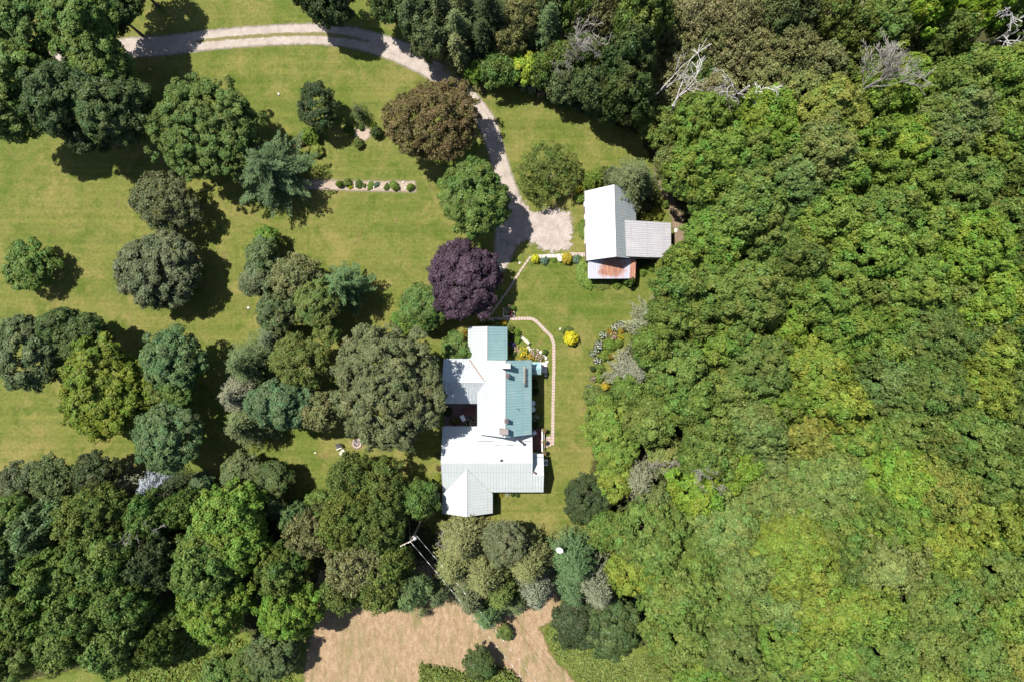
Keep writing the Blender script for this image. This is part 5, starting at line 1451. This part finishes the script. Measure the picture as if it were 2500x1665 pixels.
scatter_cover("tall_grass", [[(1022, 1612), (1080, 1620), (1160, 1640), (1215, 1615), (1250, 1630), (1290, 1680), (1290, 1720), (1020, 1720)]], 30000, .30, 1.3, (.10, .135, .028), 5, "tall weeds around the round dark bush at the bottom", "tall grass")

# ------------------------------------------------------------------ props
def at(px, py, name, label, cat, rz=0.0, z=0.0, group=None):
    p = P(px, py, z)
    return tag(empty(name, (p.x, p.y, z), rz), label, cat, group)
t = at(1282, 830.5, "garden_bench", "pale wooden garden bench on the grass right of the north wing", "bench", math.radians(-40))
m = MB()
for k in range(4): m.box(-.78, .78, -.2 + k * .105, -.11 + k * .105, .42, .45)
m.build("seat", M_BENCH, t)
for s in (-1, 1):
    m = MB(); m.box(s * .72 - .05, s * .72 + .05, -.2, .2, 0, .42); m.box(s * .78 - .04, s * .78 + .04, -.24, .24, .6, .66); m.box(s * .78 - .03, s * .78 + .03, -.2, -.14, .42, .6); m.build("leg", M_DKWOOD, t)
# stone planter
t = at(1242, 763, "planter", "white stone-edged flower planter at the junction of the two paths", "planter")
m = MB()
for (a, b, c, d) in [(-.85, .85, -.66, -.5), (-.85, .85, .5, .66), (-.85, -.69, -.5, .5), (.69, .85, -.5, .5)]: m.box(a, b, c, d, 0, .35)
m.build("rim", M_STONE, t)
m = MB(); m.box(-.69, .69, -.5, .5, 0, .24); m.build("soil", M_BROWN, t)
for (x, y, r, c, f, lb) in [(1236, 760, 8, 'moss', 'white', "white-flowered plant in the stone planter"), (1248, 766, 7, 'mid', 'magenta', "magenta flowers in the stone planter's lower right"),
                            (1243.5, 748, 6, 'mid', 'rose', "pale pink rose clump above the stone planter"), (1252, 753, 8, 'bright', None, "green plant at the stone planter's upper right")]:
    B('rough', x, y, r, .8, c, lb, f, name="flowering_plant" if f else "plant", cat="plant", z=.2)
# stones
def stone(px, py, r, label, mat=None, flat=.6, group=None, name="rock", seed=1):
    p = P(px, py)
    m = MB(); m.blob((0, 0, metres(r) * flat * .6), metres(r), seed, flat)
    m.build(name, mat or M_STONE, None, (p.x, p.y, 0), True, label=label, cat="stone", group=group)
stone(1368, 803.5, 3.6, "round pale stone left of the loose weeds by the yellow bush", seed=1)
stone(1269, 643, 3.2, "pale stone on the grass left of the stepping stones", seed=2)
stone(607, 752, 3.2, "white stone on the open left lawn", M_SLABW, seed=3)
stone(770, 1105, 2.4, "small white stone on the grass left of the fire pit", M_SLABW, seed=4)
stone(681, 231, 3.5, "small pale stone on the lawn below the gravel drive", M_SLABW, seed=5)
stone(1650, 563, 5, "flat pale stone in the worn dirt right of the lean-to", M_STONE, .2, seed=6)
for i, (x, y, r) in enumerate([(866, 455, 2), (896, 458, 2.2), (913, 458, 2.6), (927, 450, 2), (933, 459, 2.4), (985, 446, 3), (990, 460, 2.6), (978, 459, 2)]):
    stone(x, y, r, "pale stone in the long straight bed, %s counted from its left end" % ["first", "second", "third", "fourth", "fifth", "sixth", "seventh", "eighth"][[0, 1, 2, 3, 4, 6, 7, 5][i]], seed=10 + i, group="stones in the long straight bed")
rnd = random.Random(77)
eg = [(1328, 866), (1333, 874), (1335, 884), (1333, 896), (1331, 908), (1332, 917)]
t = at(1332, 890, "stone_edging", "pale stone edging at the right end of the flower border by the entry porch", "edging")
m = MB()
for (x, y) in eg + [(1290, 850), (1296, 855), (1304, 854), (1312, 856), (1320, 860)]:
    q = P(x, y) - t.location; m.blob((q.x, q.y, .08), .26 * rnd.uniform(.8, 1.2), rnd.randint(0, 99), .5)
m.build("stones", M_STONE, t, smooth=True)
# bird bath
t = at(1367, 633, "bird_bath", "round pale bird bath between the flagstones and the mustard-yellow bush", "bird bath")
m = MB(); m.tube((0, 0, 0), (0, 0, .55), .16, .09, 10); m.build("pedestal", M_STONE, t)
m = MB(); m.tube((0, 0, .55), (0, 0, .68), .18, .42, 16); m.build("bowl", M_STONE, t)
# tubs by the east wall
for (x, y, lb) in [(1303.5, 983, "upper of two white round tubs in the shade at the house's right wall"), (1303, 997.5, "lower of two white round tubs in the shade at the house's right wall")]:
    t = at(x, y, "tub", lb, "tub", group="white round tubs")
    t.location.x = 3.0
    m = MB(); m.tube((0, 0, 0), (0, 0, .8), .33, .38, 18); m.build("barrel", M_WPAINT, t)
    m = MB(); m.tube((0, 0, .8), (0, 0, .84), .40, .40, 18); m.build("lid", M_WPAINT, t)
# hanging flower baskets on the deck railing
for (x, y, lb) in [(1328.5, 1050.7, "pink flower basket at the upper end of the deck railing"), (1328.5, 1078.5, "pink flower basket in the middle of the deck railing"), (1328.5, 1104.3, "pink flower basket at the lower end of the deck railing")]:
    p = P(x, y, 1.5)
    t = tag(empty("flower_basket", (p.x, p.y, 1.15)), lb, "flower basket", "pink flower baskets on the deck railing")
    m = MB(); m.tube((0, 0, 0), (0, 0, .25), .14, .24, 10); m.build("basket", M_DKWOOD, t)
    add_child("foliage", shrub_mesh('round', 1), t, col_of('mid'), (0, 0, .18), (.3, .3, .32))
    add_child("blossoms", shrub_mesh('bloom', 1), t, (*FC['pink'], 1), (0, 0, .14), (.32, .32, .4))
# deck chair, heat pump
t = at(1304.5, 1055.5, "patio_chair", "pale chair standing at an angle in the deck's upper left corner", "chair", math.radians(35), .5)
m = MB(); m.box(-.28, .28, -.28, .28, .42, .47); m.build("seat", M_LTMETAL, t)
m = MB(); m.box(-.28, .28, .24, .3, .47, .9); m.build("backrest", M_LTMETAL, t)
for (a, b) in ((-1, -1), (1, -1), (-1, 1), (1, 1)):
    m = MB(); m.tube((a * .25, b * .25, 0), (a * .25, b * .25, .42), .02, .02, 6); m.build("leg", M_LTMETAL, t)
t = at(1332, 1127, "heat_pump", "white outdoor heat pump with round fan in the shade of the house's right end", "heat pump")
m = MB(); m.box(-.28, .28, -.42, .42, .1, .75); m.build("housing", M_WPAINT, t)
m = MB(); m.tube((0, 0, .75), (0, 0, .78), .24, .24, 20); m.build("fan_grille", M_DKMETAL, t)
m = MB(); m.tube((0, 0, .78), (0, 0, .81), .08, .08, 10); m.build("fan_hub", M_WPAINT, t)
# courtyard furniture (shade between the wings)
m = MB()
p0, p1 = P(1086, 1040), P(1163, 986)
m.box(p0.x, p1.x, p0.y, p1.y, .0, .024); m.build("courtyard_paving", M_BRICK, kind="structure")
t = at(1131, 1019, "patio_table", "small pale table in the shaded courtyard between the left wings", "table", .5)
m = MB(); m.box(-.3, .3, -.45, .45, .68, .72); m.build("tabletop", M_LTMETAL, t)
for (a, b) in ((-1, -1), (1, -1), (-1, 1), (1, 1)):
    m = MB(); m.tube((a * .25, b * .4, 0), (a * .25, b * .4, .68), .02, .02, 6); m.build("leg", M_DKMETAL, t)
t = at(1147, 1002, "pergola", "dark slatted bench frame in the shaded courtyard against the main house wall", "frame")
m = MB(); m.box(-.8, .8, -.5, -.45, .4, .5); m.box(-.8, .8, .45, .5, .4, .5); m.box(-.8, -.75, -.5, .5, 0, .5); m.box(.75, .8, -.5, .5, 0, .5)
for k in range(7): m.box(-.75, .75, -.40 + k * .12, -.34 + k * .12, .43, .47)
m.build("slats", M_DECK, t)
# fire pit and seats
t = at(872, 1082, "fire_pit", "ring of pale pink stones half under the huge grey-green maple", "fire pit")
m = MB()
for k in range(16):
    a = 6.283 * k / 16; m.blob((math.cos(a) * .6, math.sin(a) * .6, .1), .17 * rnd.uniform(.8, 1.2), k, .7)
for k in range(40):
    m.blob((rnd.gauss(.0, .6), rnd.gauss(.1, .5), .04), .09 * rnd.uniform(.6, 1.3), k, .6, .15, 7, 4)
m.build("stones", M_SLAB, t, smooth=True)
m = MB(); m.tube((0, 0, 0), (0, 0, .05), .55, .5, 16); m.build("ash", M_DKMETAL, t)
t = at(839.5, 1104.5, "square_table", "square pale tabletop beside the fire pit", "table", math.radians(-38))
m = MB(); m.box(-.46, .46, -.46, .46, .42, .47); m.build("tabletop", M_BENCH, t)
for (a, b) in ((-1, -1), (1, -1), (-1, 1), (1, 1)):
    m = MB(); m.box(a * .38 - .04, a * .38 + .04, b * .38 - .04, b * .38 + .04, 0, .42); m.build("leg", M_BENCH, t)
for (x, y, rz, lb) in [(827.5, 1088, -70, "dark slatted lawn chair above left of the square table"), (862, 1114, 5, "dark slatted lawn chair right of the square table")]:
    t = at(x, y, "lawn_chair", lb, "chair", math.radians(rz), 0, "dark lawn chairs by the fire pit")
    m = MB()
    for k in range(5): m.obox((0, -.28 + k * .13, .36 - k * .02), (.28, 0, 0), (0, .055, 0), (0, 0, .012))
    m.build("seat", M_DKWOOD, t)
    m = MB()
    for k in range(5): m.obox((-.24 + k * .12, .46, .62), (.05, 0, 0), (0, .13, .32), (0, .01, -.004))
    m.build("backrest", M_DKWOOD, t)
    for s in (-1, 1):
        m = MB(); m.box(s * .36 - .05, s * .36 + .05, -.38, .4, .56, .59); m.box(s * .34 - .03, s * .34 + .03, -.34, -.28, 0, .56); m.box(s * .34 - .03, s * .34 + .03, .2, .28, 0, .56); m.build("armrest", M_LTMETAL if s > 0 else M_DKWOOD, t)
t = at(872, 1108, "stump_seat", "small round tan wooden stump right of the lower lawn chair", "stump")
m = MB(); m.tube((0, 0, 0), (0, 0, .55), .2, .18, 14); m.build("log", M_BROWN, t)
m = MB(); m.tube((0, 0, .55), (0, 0, .57), .18, .18, 14); m.build("cut_face", M_BENCH, t)
# satellite dish
t = at(1366, 1343, "satellite_dish", "white satellite dish on a mast among the conifers below the house", "satellite dish", 0, 0)
dp = P(1366, 1343, 9.0); t.location = (dp.x, dp.y, 0)
dn = Vector((-.25, -.45, .85)).normalized()
m = MB()
a = dn.orthogonal().normalized(); b = dn.cross(a)
vs = [Vector((0, 0, 9.0)) - dn * .12]; R_ = .48; nseg = 20
for j in (1, 2, 3):
    for i in range(nseg):
        th = 6.283 * i / nseg
        vs.append(Vector((0, 0, 9.0)) + (a * math.cos(th) + b * math.sin(th)) * (R_ * j / 3) + dn * (-.12 + .12 * (j / 3) ** 2))
fs = [(0, 1 + i, 1 + (i + 1) % nseg) for i in range(nseg)]
for j in (0, 1): fs += [(1 + j * nseg + i, 1 + (j + 1) * nseg + i, 1 + (j + 1) * nseg + (i + 1) % nseg, 1 + j * nseg + (i + 1) % nseg) for i in range(nseg)]
nv = len(vs); vs2 = vs + [p - dn * .03 for p in vs]; fs2 = fs + [tuple(i + nv for i in f[::-1]) for f in fs]
m.add(vs2, fs2); m.build("dish", M_WPAINT, t)
m = MB(); m.tube((0, 0, 0), (0, 0, 8.9), .05, .04, 8); m.build("mast", M_LTMETAL, t)
m = MB(); q = Vector((0, 0, 9.0)); e = q + dn * .5 + b * .38; m.tube(q - b * R_, e, .02, .02, 6); m.tube(e - dn * .06, e + dn * .06, .05, .05, 8); m.build("feed_arm", M_LTMETAL, t)
# utility pole
up = P(1026.5, 1274); PH = 9.8
t = tag(empty("utility_pole", up), "weathered wooden utility pole with crossarm and transformer rising between the olive trees and the conifers", "utility pole")
m = MB(); m.tube((0, 0, 0), (0, 0, PH), .17, .12, 12); m.build("pole", M_POLE, t)
m = MB()
ad = Vector((-.9, -.43, 0)).normalized(); m.obox((ad.x * .55, ad.y * .55, PH - .35), ad * 1.0, ad.cross(Vector((0, 0, 1))) * .05, (0, 0, .06)); m.build("crossarm", M_POLE, t)
for s in (.3, .9, 1.45):
    m = MB(); m.tube((ad.x * s, ad.y * s, PH - .29), (ad.x * s, ad.y * s, PH - .08), .05, .07, 8); m.build("insulator", M_WPAINT, t)
m = MB(); m.tube((.42, .08, PH - 1.9), (.42, .08, PH - 1.05), .22, .22, 14); m.build("transformer", M_LTMETAL, t)
m = MB(); m.tube((.42, .08, PH - 1.05), (.42, .08, PH - .9), .1, .06, 8); m.path([Vector((.42, .08, PH - .9)), Vector((.5, .35, PH - .6)), Vector((.2, .5, PH - .9)), Vector((0, .15, PH - 1.6))], [.025] * 4, 5); m.build("bushing", M_WPAINT, t)
def cable(name, a, b, sag, r, label, mat, group=None):
    a, b = Vector(a), Vector(b)
    pts = []
    for i in range(17):
        s = i / 16; q = a.lerp(b, s) - a; q.z -= sag * 4 * s * (1 - s); pts.append(q)
    m = MB(); m.path(pts, [r] * 17, 5)
    return m.build(name, mat, None, a, True, label=label, cat="cable", group=group)
top = Vector((up.x, up.y, PH - .1)); far = P(1302, 1690, 9.2)
cable("power_cable", top + Vector((.05, -.1, 0)), far, .5, .02, "left one of two pale overhead cables running down from the utility pole", M_LTMETAL, "overhead cables")
cable("power_cable", top + Vector((.62, .55, -.9)), far + Vector((.9, .5, -.6)), .5, .018, "right one of two pale overhead cables running down from the utility pole", M_LTMETAL, "overhead cables")
cable("guy_wire", top + Vector((-.15, 0, -.6)), P(998, 1262, 5.5), .1, .015, "thin wire running up-left from the utility pole into the olive tree", M_LTMETAL)
